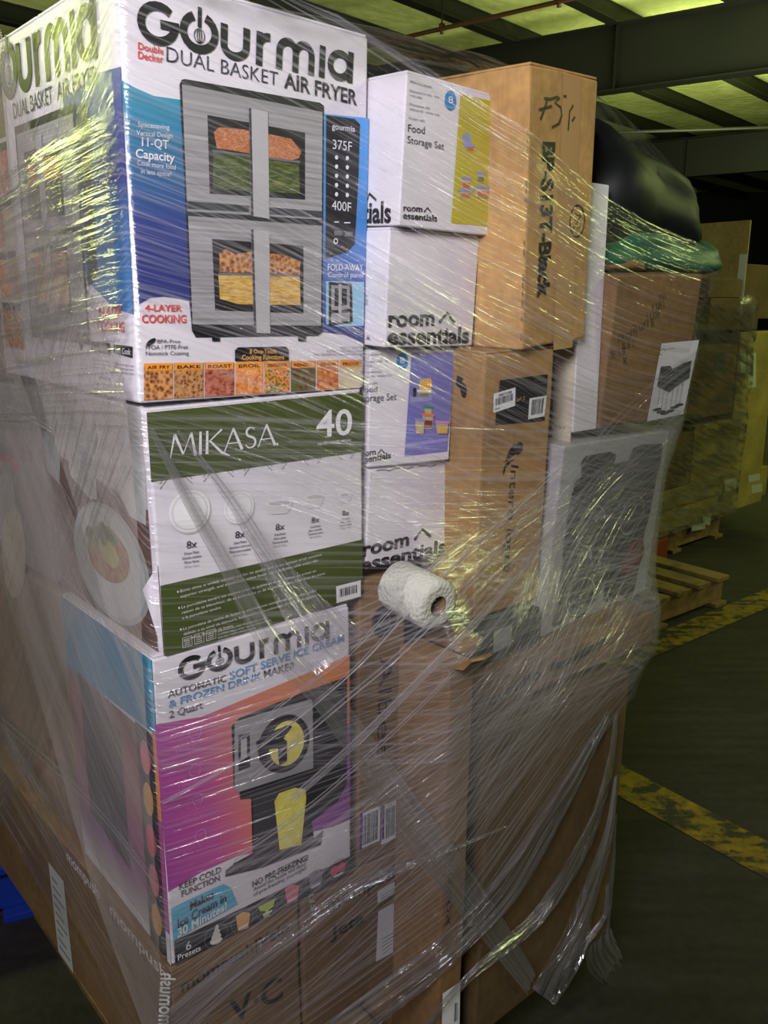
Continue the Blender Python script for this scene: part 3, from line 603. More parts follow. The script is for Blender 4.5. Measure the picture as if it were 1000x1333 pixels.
# ---- bottom layer under the near corner
Dx = carton('brown_carton', 'long brown carton with white lettering on its taped edge, at the bottom near corner', -.017, -.002, .145, .5, 0, 0, .215, .82, .274, KRAFT2, dent=.0015)
F = front(Dx); L_ = left(Dx); T = top(Dx)
p = Print(F, 'dark_lettering'); p.text('mompush|Velo', (236, 1292), (376, 1212), (235, 1276), INK, 2, .01); p.text('V\u00b7C', (300, 1333), (368, 1298), (297, 1302), INK, 2, .02); p.build()
p = Print(L_, 'tape_lettering'); 
for i, (x, y) in enumerate([]): pass
D = .82
p.poly([S(D - .36, .245), S(D, .245), S(D, .274), S(D - .36, .274)], TAPE, 1)
for k in range(2): p.text('mompush', S(D - .19 - .17 * k, .250), S(D - .01 - .2 * k - (k * .02), .250), S(D - .19 - .17 * k, .272), WINK, 2, .015)
p.poly([S(.36, .0), S(.43, .0), S(.43, .19), S(.36, .19)], mat('white_label', (196, 200, 198), .4), 1)
for i in range(9): p.line([S(.37, .02 + i * .018), S(.42 - (i % 3) * .012, .02 + i * .018)], .0035, GREY, 2)
p.build()
p = Print(F, 'tape_lettering'); p.text('mush', S(.002, .02), S(.002, .24), S(-.0 + .022 - .044, .02), WINK, 3, .015) if 0 else p.text('momush', (206, 1334), (209, 1266), (226, 1334), WINK, 3, .02); p.build()
Ex = carton('brown_carton', 'brown carton with smudged lettering and long white label, bottom row below the narrow carton', .203, -.002, .145, 1.5, 0, .5, .222, .3, .262, KRAFT2, dent=.0015)
F = front(Ex); p = Print(F, 'dark_lettering'); p.text('mompush', (425, 1188), (520, 1138), (424, 1170), INK, 2, .02); p.text('Jeta', (430, 1222), (474, 1200), (429, 1206), INK, 2, .02)
p.text('CERTIFIED', (484, 1184), (519, 1168), (484, 1180), INK, 2); p.build()
p = Print(F, 'tape_lettering'); p.text('usn', (401, 1164), (407, 1200), (412, 1162), mat('faded_white_ink', (170, 164, 160), .4), 2, .015); p.build()
p = Print(F, 'shipping_label'); p.poly([(491, 1160), (521, 1143), (519, 1158), (491, 1176)], WINK, 2)
for i in range(3): p.line([(496, 1166 + i * 3.5), (516, 1154 + i * 3.5)], .0015, GREY, 3)
p.cut(); p.poly([(492, 1186), (520, 1171), (517, 1236), (489, 1252)], WINK, 2)
for i in range(5): p.line([(497, 1222 + i * 5), (513 - i, 1213 + i * 5)], .0013, GREY, 3)
p.build()

# ---- four white kitchenware cartons
W1 = carton('food_storage_box', 'white carton with a yellow-green picture of food tubs, topmost of the white cartons', .342, -.065, 1.399, 1.3, 3.1, 1.1, .191, .2, .180, WHT, bev=.002)
W2 = carton('plain_white_box', 'plain white carton with large black chevron lettering, second from the top in the white stack', .337, -.043, 1.243, .7, 2.5, 1.0, .176, .2, .152, WHT, bev=.002)
W3 = carton('food_storage_box', 'white carton with a lilac blue picture of food tubs, third down in the white stack', .338, -.004, 1.071, -8.2, 1.4, 1.2, .148, .2, .167, WHT, bev=.002)
W4 = carton('plain_white_box', 'white carton with large black lettering, lowest of the white stack, above the toilet roll', .338, .002, .916, -3, 1.1, 2.3, .176, .2, .151, WHT, bev=.002)
for o in (W1, W2, W4): flaps(o, WHT)
F = front(W1)
YG = mat('yellow_green_print', (190, 178, 34), .38); LIL = mat('lilac_print', (118, 116, 186), .38); LIL2 = mat('lilac_shelf_print', (150, 148, 206), .38); LID = mat('lid_print', (140, 150, 200), .4); TUB = mat('tub_print', (190, 170, 150), .4); ORB = mat('orange_food_print', (196, 110, 46), .4)
p = Print(F, 'food_tub_picture'); p.poly([(599, 122), (657.5, 136), (642.5, 295.5), (587, 290.5)], YG, 1)
def tub(p, cx, cy, w0, h0, lid, foodm, l0=3):
    p.poly([(cx - w0, cy), (cx + w0, cy + 1), (cx + w0 * .85, cy + h0), (cx - w0 * .85, cy + h0)], TUB, l0); p.poly([(cx - w0 * .8, cy + h0 * .35), (cx + w0 * .8, cy + h0 * .35), (cx + w0 * .75, cy + h0 * .9), (cx - w0 * .75, cy + h0 * .9)], foodm, l0 + 1); p.poly([(cx - w0 * 1.15, cy - 3.2), (cx + w0 * 1.15, cy - 2.2), (cx + w0 * 1.15, cy + 1.2), (cx - w0 * 1.15, cy)], lid, l0 + 2)
p.poly([(601, 176), (611, 173), (613, 190), (603, 192)], LID, 3); p.poly([(605, 189), (617, 188), (618, 192), (606, 194)], LID, 4); p.poly([(606, 192), (616, 191), (615, 196), (608, 196)], ORB, 5)
tub(p, 606, 233, 5.5, 14, LID, ORB); tub(p, 605, 249, 8, 9, LID, ORB); tub(p, 625, 226, 5, 12, LID, mat('green_food_print', (120, 130, 60), .4)); tub(p, 629, 245, 12, 12, LID, ORB, 6); p.build()
BC = mat('badge_blue_print', (30, 130, 200), .38)
p = Print(F, 'badge'); p.ell((586, 131), (593.5, 132), (586.3, 118), BC, 2, 28); p.text('8', (583, 134), (589, 135), (583, 124.5), WINK, 3); p.text('Pieces', (581, 140), (590.5, 141), (581, 137.8), WINK, 3); p.build()
p = Print(F, 'lettering')
for s, a, b in (('BPA-free plastic', (533.5, 107.5), (562, 115)), ('Dishwasher safe \u00b7 top', (533, 119.5), (571, 128)), ('rack only', (533, 125), (549, 129)), ('Microwave safe', (532.6, 137), (559, 142.5)), ('without lid \u00b7 reheat only', (532.4, 143), (571.5, 151)), ('Freezer safe', (532, 155), (552.5, 159))): p.text(s, a, b, (a[0], a[1] - 3.4), GREY, 2)
p.text('Food', (530.6, 171.5), (552.4, 174.5), (530.8, 161), NAVY, 2); p.text('Storage Set', (529.8, 186), (577.4, 195), (530, 176), NAVY, 2)
p.text('room', (524.6, 274.4), (549.3, 276), (524.8, 265.6), INK, 2, .03); p.text('essentials', (524, 284.5), (568.5, 288.2), (524.2, 275.5), INK, 2, .03); p.line([(551.6, 276), (556.2, 270.5), (560.6, 276.5)], .0022, INK, 2); p.build()
L_ = left(W1); p = Print(L_, 'lettering'); p.text('essentials', (425, 290.5), (509.5, 289.5), (425, 264), INK, 2, .03); p.line([(478.5, 261), (481.5, 252), (490.5, 261)], .0035, INK, 2); p.build()
F = front(W2); p = Print(F, 'lettering'); p.text('room', (505, 425.6), (565, 423.2), (505.3, 403), INK, 2, .035); p.text('essentials', (503.7, 448.5), (610, 446), (504, 425.5), INK, 2, .035); p.line([(571.3, 420), (581.6, 408), (591.6, 420.5)], .0055, INK, 2); p.build()
L_ = left(W2); p = Print(L_, 'lettering'); p.text('8 pc', (474, 386), (479, 386), (474, 383), GREY, 2); p.text('4.0', (473.5, 397), (479, 397), (473.5, 389), INK, 2); p.poly([(477, 442), (483, 443), (480, 436)], GREY, 2); p.build()
F = front(W3); p = Print(F, 'food_tub_picture'); p.poly([(535.6, 459), (592.4, 458.3), (582.3, 587.5), (526.2, 594.4)], LIL, 1)
p.poly([(534, 517), (562, 514), (562, 521), (533.5, 524)], LIL2, 2); p.poly([(527, 577), (583.5, 570), (583.5, 574), (527, 582)], LIL2, 2)
p.poly([(546, 497), (549, 493), (560, 492), (562, 496), (560.5, 510), (545, 511)], ORB if 0 else mat('amber_print', (224, 168, 66), .4), 3); tub(p, 551, 510, 8, 6, WINK, mat('green_food_print', (120, 130, 60), .4), 4); p.poly([(537, 505), (541, 504), (541, 516), (537, 517)], INK, 4)
tub(p, 557, 531, 5, 9, mat('green_lid_print', (50, 140, 80), .4), TUB); tub(p, 556, 541, 7, 17, mat('orange_lid_print', (226, 130, 50), .4), mat('bean_food_print', (130, 60, 40), .4), 6); tub(p, 545, 547, 6, 17, LID, mat('oat_food_print', (200, 180, 130), .4), 9); tub(p, 574, 550, 8, 14, mat('pink_lid_print', (214, 140, 190), .4), mat('corn_food_print', (220, 180, 60), .4), 9); p.build()
p = Print(F, 'badge'); p.ell((523.4, 470), (531, 469.5), (523.2, 459.5), BC, 2, 28); p.text('8', (520.4, 473), (526, 472.6), (520.4, 465), WINK, 3); p.text('Pieces', (519, 477.5), (527.5, 477), (519, 475.4), WINK, 3); p.build()
p = Print(F, 'lettering')
for s, a, b in (('BPA-free plastic', (469, 463.5), (498, 462.5)), ('Dishwasher safe \u00b7 top', (469, 472.5), (507, 471)), ('rack only', (469, 478), (484, 477.4)), ('Microwave safe', (469, 486), (496.5, 485)), ('without lid \u00b7 reheat only', (469, 492), (509.5, 489.6)), ('Freezer safe', (469, 501), (491, 500))): p.text(s, a, b, (a[0], a[1] - 3.4), GREY, 2)
p.text('Food', (469, 511), (491, 510), (469, 500.5 + 2.5), NAVY, 2); p.text('Storage Set', (466.5, 523.5), (516, 520.5), (466.5, 513.5), NAVY, 2)
p.text('room', (464, 594.5), (489, 591.5), (464, 586.5), INK, 2, .03); p.text('essentials', (464, 604), (508.5, 596), (464, 595.5), INK, 2, .03); p.line([(491.5, 591), (496, 585), (500.5, 590)], .0022, INK, 2); p.build()
F = front(W4); p = Print(F, 'lettering'); p.text('room', (471.5, 724), (532, 709.5), (472, 705), INK, 2, .035); p.text('essentials', (468, 745), (580, 718), (468.5, 726), INK, 2, .035); p.line([(539, 703), (549.5, 689), (560.5, 699)], .0055, INK, 2); p.build()
p = Print(F, 'edge_tab'); 
for x in (490, 514, 544): p.line([(x, 614 - (x - 473) * .1), (x + 12, 612.8 - (x - 473) * .1), (x + 15, 614.5 - (x - 473) * .1), (x + 24, 611.6 - (x - 473) * .1)], .0014, GREY, 2)
p.build()

# ---- tall flat-pack cartons in the middle
BP = carton('tall_brown_carton', 'tall brown carton with stencilled lettering and marker scrawl, topmost in the middle', .534, -.12, 1.235, 6.4, 2, -4.1, .180, .38, .370, KRAFT3, dent=.002)
flaps(BP, KRAFT3)
F = front(BP)
p = Print(F, 'stencil_lettering'); p.text('BP-S13T-Black', (706.5, 184.5), (699.5, 389), (722.5, 185), INK, 2, .045); p.build()
p = Print(F, 'marker_scrawl')
for pts in ([(708, 128), (716, 129), (726, 126)], [(712, 129), (709, 140), (703, 156)], [(701, 143), (718, 138)], [(728, 127), (722, 134), (729, 139), (731, 150), (727, 161), (718, 166)], [(733, 125), (737, 126)], [(746, 137), (741, 145), (740, 160), (739, 170)], [(748, 152), (744, 158)]): p.line(pts, .0036, INK, 2)
p.build()
p = Print(F, 'warning_symbol'); p.ell((751, 288), (761, 288), (752, 266), INK, 2, 32, ring=.12); p.line([(743, 302), (759, 275)], .002, INK, 2)
for y in (278, 286, 294): p.line([(748, y), (752, y + 3), (755, y + 1)], .0012, INK, 2)
p.build()
p = Print(F, 'edge_marks')
rn = random.Random(4)
for i in range(26):
    y = 170 + i * 11; x = 692.5 - (y - 83) * .033 - 3.2
    if rn.random() < .75: p.line([(x, y), (x - .3, y + 4 + rn.random() * 6)], .0022, GREY, 2)
p.build()
p = Print(F, 'clear_tape'); p.poly([(733, 96), (757, 101), (745, 452), (720, 456)], mat('clear_tape', (196, 158, 108), .08, spec=1), 1); p.build()
IN = carton('tall_brown_carton', 'tall brown carton with black sticker and teardrop emblem, below the stencilled carton', .496, -.075, .815, -2.8, 3.1, -1.9, .150, .28, .416, KRAFT, dent=.002)
flaps(IN, KRAFT)
F = front(IN)
p = Print(F, 'black_sticker'); p.poly([(644, 553.5), (709, 548), (713, 487), (650.7, 495)], BLK, 1); p.text("ur\u00b2 2", (672, 523), (683, 520), (672, 518), mat('tan_ink', (180, 130, 80), .4), 2, .02)
for i in range(3): p.text('PRODUCT INFORMATION', (695, 497 + i * 4.5), (710, 495 + i * 4.5), (695, 495 + i * 4.5), GREY, 2)
p.build()
p = Print(F, 'barcode_label'); barcode(p, (687, 546), (708.5, 541.5), (711.5, 514.5), (689, 518.5), WINK, INK, 5, 2, (.15, .18, .9, .9), 16); p.build()
p = Print(F, 'barcode_label'); barcode(p, (641.5, 537.5), (670, 528), (670.5, 504), (642, 512.5), WINK, INK, 8, 3, (.08, .35, .92, .72), 22); p.text('X00G171U308', (648, 516.5), (665, 511.5), (648, 513), INK, 4, .02); p.text('NEW', (643, 534), (650, 532), (643, 531.5), INK, 4); p.build()
p = Print(F, 'teardrop_emblem'); p.ell((675, 583.5), (680.5, 582), (676, 575.5), INK, 2, 24); p.poly([(671, 577), (667, 579), (661, 589), (657, 602), (660, 600), (665, 595), (670, 591), (669, 584)], INK, 2); p.poly([(671, 596), (662, 600), (657, 605), (654, 615), (655, 620), (658, 609), (664, 602)], INK, 2); p.build()
p = Print(F, 'vertical_lettering'); p.text('Intero logea', (665, 605), (655, 746), (675.5, 606), INK, 2, .0); p.build()
L_ = left(IN); p = Print(L_, 'teardrop_emblem'); p.ell((604, 508), (608, 512), (605, 499), INK, 2, 20); p.poly([(604, 492), (596, 488), (594, 500), (599, 506)], INK, 2); p.build()
GX = carton('dark_carton', 'dark grey carton with a pale square label, squeezed below the emblem carton', .462, -.095, .746, -1.9, 0, .3, .170, .24, .068, mat('charcoal_board', (46, 50, 52), .5))
F = front(GX); p = Print(F, 'pale_label'); p.poly([(641.5, 851), (665.5, 838), (666.5, 812), (643, 822)], mat('pale_label', (150, 152, 150), .4), 1); p.build()

# ---- black-logo carton and tall open carton with the toilet roll
J = carton('narrow_brown_carton', 'narrow brown carton with round black seal, right of the ice cream maker carton', .317, 0, .412, -1.9, -.1, 1.0, .092, .3, .488, KRAFT2, dent=.0015)
F = front(J); p = Print(F, 'round_seal'); p.ell((500, 808), (516, 803), (500, 787), INK, 2, 32); p.ell((500, 808), (508, 806), (500, 798), GREY, 3, 24, ring=.15); p.line([(494, 812), (507, 804)], .0018, GREY, 3); p.build()
p = Print(F, 'vertical_lettering'); p.text('Albee', (494, 855), (490, 990), (512, 852), INK, 2, .0); p.build()
p = Print(F, 'barcode_label'); barcode(p, (467, 1106), (494, 1094), (495, 1048), (468, 1060), WINK, INK, 11, 2, (.14, .08, .9, .92), 14); PV = mat('purple_ink', (90, 40, 140), .4); p.poly([(467, 1106), (470.5, 1104.5), (471.5, 1058), (468, 1060)], PV, 3); p.build()
p = Print(F, 'barcode_label'); barcode(p, (496, 1100), (516, 1090), (517, 1040), (497, 1049), WINK, INK, 12, 2, (.25, .12, .9, .88), 10); p.poly([(496.5, 1093), (499.5, 1091.5), (500, 1048), (497, 1049)], PV, 3); p.build()
K = carton('torn_brown_carton', 'tall narrow brown carton with torn open top, right below the toilet roll', .322, -.18, .145, 0, 0, 1.0, .050, .105, .675, KRAFT2, dent=.002)
F = front(K); p = Print(F, 'vertical_lettering'); p.text('FOLD BOX', (586, 1095), (580, 1205), (592, 1095), INK, 2); p.build()
L_ = left(K); p = Print(L_, 'vertical_lettering'); p.text('HH', (532, 1040), (540, 1058), (540, 1034), INK, 2); p.build()
p = Print(F, 'pale_label'); p.poly([(575, 1333), (576, 1293), (599, 1278), (598, 1333)], WINK, 1); barcode(p, (590, 1333), (597, 1330), (597, 1300), (591, 1303), WINK, INK, 13, 2, (.1, .1, .9, .9), 6); p.build()
# torn flaps on K
Kf = K['dims']
mesh_obj('flap', [(-.002, .0, .675), (.043, -.002, .675), (.052, -.03, .69), (.03, -.036, .692), (.02, -.022, .686), (-.005, -.03, .684), (-.002, .004, .677), (.043, .002, .677), (.052, -.028, .693), (.03, -.034, .695), (.02, -.02, .689), (-.005, -.028, .687)], [(0, 1, 2, 3, 4, 5), (11, 10, 9, 8, 7, 6), (2, 1, 7, 8), (3, 2, 8, 9), (4, 3, 9, 10), (5, 4, 10, 11), (0, 5, 11, 6)], KRAFT2, K)
mesh_obj('flap', [(.050, .02, .675), (.050, .10, .675), (.095, .09, .690), (.09, .02, .688), (.050, .02, .678), (.050, .10, .678), (.095, .09, .693), (.09, .02, .691)], [(0, 1, 2, 3), (7, 6, 5, 4), (2, 1, 5, 6), (3, 2, 6, 7), (0, 3, 7, 4)], KRAFT2, K)
# toilet roll
def roll():
    c = onv(571, 789, -.155); L = .088; ro, ri = .0365, .0145
    ax = (V * 1.0 + U * .02 + ZZ * .10).normalized()
    root = empty('toilet_roll', c, 0); tag(root, 'white toilet roll lying on the torn tall narrow carton', 'toilet roll')
    TP = mat('tissue_paper', (190, 190, 180), .9); t = NT(TP); v = t.add('ShaderNodeTexVoronoi'); t.l.new(t.coord(scale=(1, 1, 1)), v.inputs['Vector']); v.inputs['Scale'].default_value = 170; t.l.new(t.bump(v.outputs['Distance'], .8, .002), t.b.inputs['Normal'])
    a = ax.orthogonal().normalized(); b = ax.cross(a); N = 48
    prof = [(ri, 0), (ro * .7, -.0012), (ro - .004, 0), (ro, .004), (ro * 1.01, L * .5), (ro, L - .004), (ro - .004, L), (ri, L)]
    vv = []; ff = []
    for k in range(N):
        an = 2 * math.pi * k / N
        for r, h in prof:
            r2 = r * (1 + .03 * mnoise.noise(Vector((math.cos(an) * 2, math.sin(an) * 2, h * 30)))) if r > ri else r
            vv.append(ax * h + (a * math.cos(an) + b * math.sin(an)) * r2)
    M = len(prof)
    for k in range(N):
        for i in range(M - 1): ff.append((k * M + i, ((k + 1) % N) * M + i, ((k + 1) % N) * M + i + 1, k * M + i + 1))
    mesh_obj('paper', vv, ff, TP, root, smooth=True)
    vv = []; ff = []
    for k in range(N):
        an = 2 * math.pi * k / N
        for r, h in ((ri, 0), (ri - .001, 0), (ri - .001, L), (ri, L)): vv.append(ax * h + (a * math.cos(an) + b * math.sin(an)) * r)
    for k in range(N):
        for i in range(3): ff.append((k * 4 + i, ((k + 1) % N) * 4 + i, ((k + 1) % N) * 4 + i + 1, k * 4 + i + 1))
    mesh_obj('cardboard_core', vv, ff, KRAFT2, root, smooth=True)
    # loose sheet edge
    mesh_obj('loose_sheet', [(a * math.cos(s) + b * math.sin(s)) * (ro * 1.012 + .0006) + ax * h for s in (3.4, 3.8, 4.2, 4.5) for h in (.004, L - .004)], [(2 * i, 2 * i + 1, 2 * i + 3, 2 * i + 2) for i in range(3)], TP, root, smooth=True)
roll()

# ---- right column
TW = carton('slim_white_carton', 'tall slim white carton standing on end right of the stencilled brown carton', .714, -.086, 1.094, -.8, -.6, 0, .064, .045, .39, WHT, bev=.0015)
F = left(TW); p = Print(F, 'side_lettering'); p.poly([F.px(719, 571), F.px(743, 575), F.px(750, 455), F.px(730, 450)], mat('cream_board', (214, 204, 184), .4), 1); p.text('fan No. 8', (722, 556), (736, 559), (722, 552), INK, 2); p.build()
HB = carton('marked_brown_carton', 'brown carton with handwritten black marks and a photo label, on the cooktop carton', .783, -.088, 1.092, -3.3, 5.5, -1.4, .243, .22, .255, KRAFT2, dent=.001)
F = front(HB); p = Print(F, 'photo_label'); p.poly([(842, 548.6), (889.4, 539), (910, 442.5), (861, 447)], mat('photo_paper', (206, 204, 210), .35), 1)
RODG = food('grey_cluster_print', [(40, 44, 46), (84, 88, 90)], 300)
p.poly([(855, 503), (860, 477), (872, 476), (875, 480), (888, 473), (900, 469), (897, 492), (884, 500), (871, 511)], RODG, 2)
for x0, y0, x1, y1 in ((859, 505, 855, 533), (864, 508, 860, 536), (869, 511, 865, 538), (876, 506, 872, 535), (883, 501, 878, 530), (889, 497, 884, 527)): p.line([(x0, y0), (x1, y1)], .0008, INK, 2); p.ell((x1, y1), (x1 + 6, y1 - 1), (x1, y1 - 2), DKG, 2, 12)
p.ell((862, 458), (866, 457), (862, 454), GREY, 2, 16, ring=.2, a0=0, a1=260); p.line([(866, 455), (878, 453)], .0008, GREY, 2); p.build()
p = Print(F, 'handwriting')
rn = random.Random(5)
for cx, cy, n in ((864, 388, 3), (860, 400, 5), (853, 412, 5), (848, 422, 4), (834, 427, 5), (828, 434, 3), (815, 440, 5), (820, 450, 5), (812, 458, 3), (800, 462, 2), (815, 470, 2)):
    for i in range(n):
        x = cx - n * 2 + i * 3.4; y = cy - i * .6; p.line([(x, y - 5), (x + rn.uniform(-1, 2), y), (x + rn.uniform(-1, 1.5), y + 5)], .0014, INK, 2)
p.text('items', (782, 556), (812, 551), (782, 553), INK, 2); p.build()
CK = carton('cooktop_carton', 'wide white carton with a printed black gas cooktop, on the flat brown carton at right', .650, -.09, .750, 5.4, 3.0, 2.2, .385, .24, .330, paper('grey_white_board', (188, 186, 190)), bev=.003)
F = front(CK); G2 = mat('graphite_print', (38, 42, 44), .3); GR = mat('thin_grey_ink', (170, 172, 172), .4)
Y = lambda x, y: (600 + x / 2.897, 440 + y / 2.897)
p = Print(F, 'cooktop_picture'); p.poly([Y(452, 470), Y(470, 445), Y(560, 428), Y(585, 440), Y(575, 475), Y(632, 462), Y(650, 415), Y(690, 400), Y(760, 398), Y(752, 470), Y(740, 510), Y(730, 560), Y(712, 660), Y(690, 740), Y(672, 860), Y(650, 960), Y(620, 985), Y(600, 965), Y(560, 1000), Y(540, 990), Y(538, 930), Y(500, 1000), Y(470, 1040), Y(440, 1060), Y(410, 1050), Y(395, 1035), Y(375, 1080), Y(345, 1090), Y(342, 1070), Y(370, 960), Y(385, 800), Y(405, 640), Y(430, 545), Y(455, 520)], G2, 2)
for c, a, b in (((492, 710), (542, 700), (505, 632)), ((645, 668), (688, 650), (655, 595)), ((450, 975), (502, 960), (462, 902)), ((595, 935), (635, 915), (605, 865)), ((660, 500), (678, 496), (664, 478))): p.ell(Y(*c), Y(*a), Y(*b), GR, 3, 32, ring=.05)
p.ell(Y(648, 825), Y(688, 800), Y(655, 762), mat('red_seal_print', (120, 40, 40), .4), 4, 28)
for x, y in ((440, 600), (560, 570), (620, 760)): p.line([Y(x, y), Y(x - 26, y + 180)], .0012, DKG, 3); p.line([Y(x, y), Y(x + 70, y - 22)], .0012, DKG, 3)
p.text('1234', Y(515, 545), Y(555, 535), Y(515, 520), GR, 3); p.text('I', Y(484, 840), Y(490, 840), Y(487, 800), GR, 3); p.build()
FLt = carton('flat_brown_carton', 'flat brown carton with sketchy black lettering and arrows, lying under the cooktop carton', .432, -.132, .686, -1.5, 0, -.3, .485, .34, .058, KRAFT2, dent=.0015)
FLt2 = None
F = front(FLt); p = Print(F, 'lettering'); p.text('evenflo', (636, 920), (704, 881), (634, 905), INK, 2, .02); p.ell((617, 912), (620, 912), (617, 895), INK, 2, 20)
p.poly([(716, 874), (718, 862), (728, 862), (790, 829), (793, 836), (730, 870)], INK, 2); p.build()
HX = carton('big_brown_carton', 'big plain brown carton, lowest at the front right beside the fallen film', .408, -.18, .146, 1.0, 0, 2.0, .375, .45, .535, KRAFT4, dent=.002)
flaps(HX, KRAFT4)

# ---- soft bags on top at right
def blob(name, c, r, m, seed=0, sub=4, rough=.25, label=None, cat=None, flat=0, shear=0):
    b = bmesh.new(); bmesh.ops.create_icosphere(b, subdivisions=sub, radius=1)
    for v in b.verts:
        d = v.co.normalized(); n1 = mnoise.noise(d * 1.6 + Vector((seed, 0, 0))); n2 = mnoise.ridged_multi_fractal(d * 2.4 + Vector((seed, 3, 0)), 1, 2, 4, 1, 2) if 0 else abs(mnoise.noise(d * 5 + Vector((seed, 3, 1)))) * .5
        q = Vector([math.copysign(abs(x) ** .8, x) for x in d]) * (1 + rough * n1 - rough * .5 * n2)
        v.co = U * (q.x * r[0]) + V * (q.y * r[1]) + ZZ * (q.z * r[2] - q.x * shear * max(0, q.z + .5))
    o = bm_obj(name, b, m, smooth=True); o.location = c
    if label: tag(o, label, cat)
    return o
BAG = mat('black_bin_liner', (15, 19, 20), .55, spec=.3); GBAG = mat('green_bin_liner', (18, 88, 62), .5, spec=.4)
def H_pt(p): HULL.append((p + ZZ * -.005, p + ZZ * .005))
bag = blob('black_plastic_bag', W(.965, .07, 1.462), (.205, .17, .105), BAG, 2, 4, .20, 'bulging black plastic bag under the film, on top at the right end', 'bag', shear=.065)
gb = blob('green_plastic_bag', W(1.0, -.0, 1.385), (.20, .10, .042), GBAG, 5, 4, .35, 'crumpled green plastic bag squeezed below the black bag at right', 'bag')
tn = blob('cloth_bundle', W(.86, -.03, 1.366), (.09, .05, .015), mat('tan_cloth', (120, 96, 60), .8), 8, 3, .3, 'small tan bundle squeezed between the green bag and marked carton', 'bundle')

# ---- filler cartons deeper in the load (their tops and sides show through the film)
carton('brown_carton', 'brown carton behind the air fryer carton, at far left through film', 0.0, .47, 1.19, 0, 0, 0, .34, .40, .40, KRAFT2)
o = carton('grey_printed_carton', 'grey carton with dark barcode print and a red square, behind the dinnerware carton at left', 0.0, .35, .88, 0, 0, 0, .34, .50, .30, mat('grey_board', (130, 126, 126), .5))
L_ = left(o); p = Print(L_, 'red_square'); p.poly([(0, 593), (22, 591), (26, 612), (0, 618)], mat('red_print', (196, 44, 60), .4), 1); p.build()
p = Print(L_, 'barcode_label'); barcode(p, (4, 592), (42, 602), (44, 530), (4, 512), DKG, GREY, 14, 1, (.05, .05, .95, .95), 20); p.build()
p = Print(L_, 'plate_picture'); p.poly([S(.05, .02), S(.36, .02), S(.36, .17), S(.05, .15)], mat('pale_grey_print', (176, 174, 180), .4), 1); p.ell((18, 720), (34, 735), (20, 660), mat('pale_cream_print', (196, 186, 170), .4), 2); p.build()
carton('pale_carton', 'pale dusty carton behind the ice cream maker carton at left, hazy through film', 0.0, .33, .425, 0, 0, 0, .33, .52, .44, card('dusty_board', (150, 128, 112)))
carton('brown_carton', 'brown carton at the far left bottom of the load', .236, .31, .146, 0, 0, 0, .17, .50, .27, KRAFT2)
carton('brown_carton', 'brown carton filling the middle of the load behind the white cartons', .42, .33, .146, 0, 0, 0, .40, .50, .76, KRAFT2)
carton('brown_carton', 'brown carton near the top, behind the stencilled carton', .36, .33, .91, 0, 0, 0, .42, .50, .60, KRAFT2)
carton('brown_carton', 'brown carton at the back right of the load beneath the black bag', .83, .20, .146, 0, 0, 0, .17, .62, 1.1, KRAFT2)
# pallet under the load
PW = food('pallet_wood', [(84, 66, 44), (124, 100, 66), (146, 122, 84)], 10, (1, 1, 1))
def pallet(name, loc, rz, label, lx=1.0, ly=1.2, m=None, mirror=False):
    root = empty(name, loc, rz); tag(root, label, 'pallet'); m = m or PW
    for i in range(3):
        y = -ly / 2 + .05 + i * (ly - .1) / 2
        bm_obj('stringer', box_bm(-lx / 2, lx / 2, y - .02, y + .02, .018, .118, .002), m, root)
    for z in (0, .12):
        n = 7 if z else 3
        for i in range(n):
            x = -lx / 2 + .05 + i * (lx - .1) / (n - 1); bm_obj('deck_board', box_bm(x - .045, x + .045, -ly / 2, ly / 2, z, z + .018, .002), m, root)
    return root
pc_ = W(.38, .34, 0); pallet('wooden_pallet', (pc_.x, pc_.y, 0), R_(90) - AZ, 'wooden pallet carrying the film-wrapped load of cartons', .72, .84)

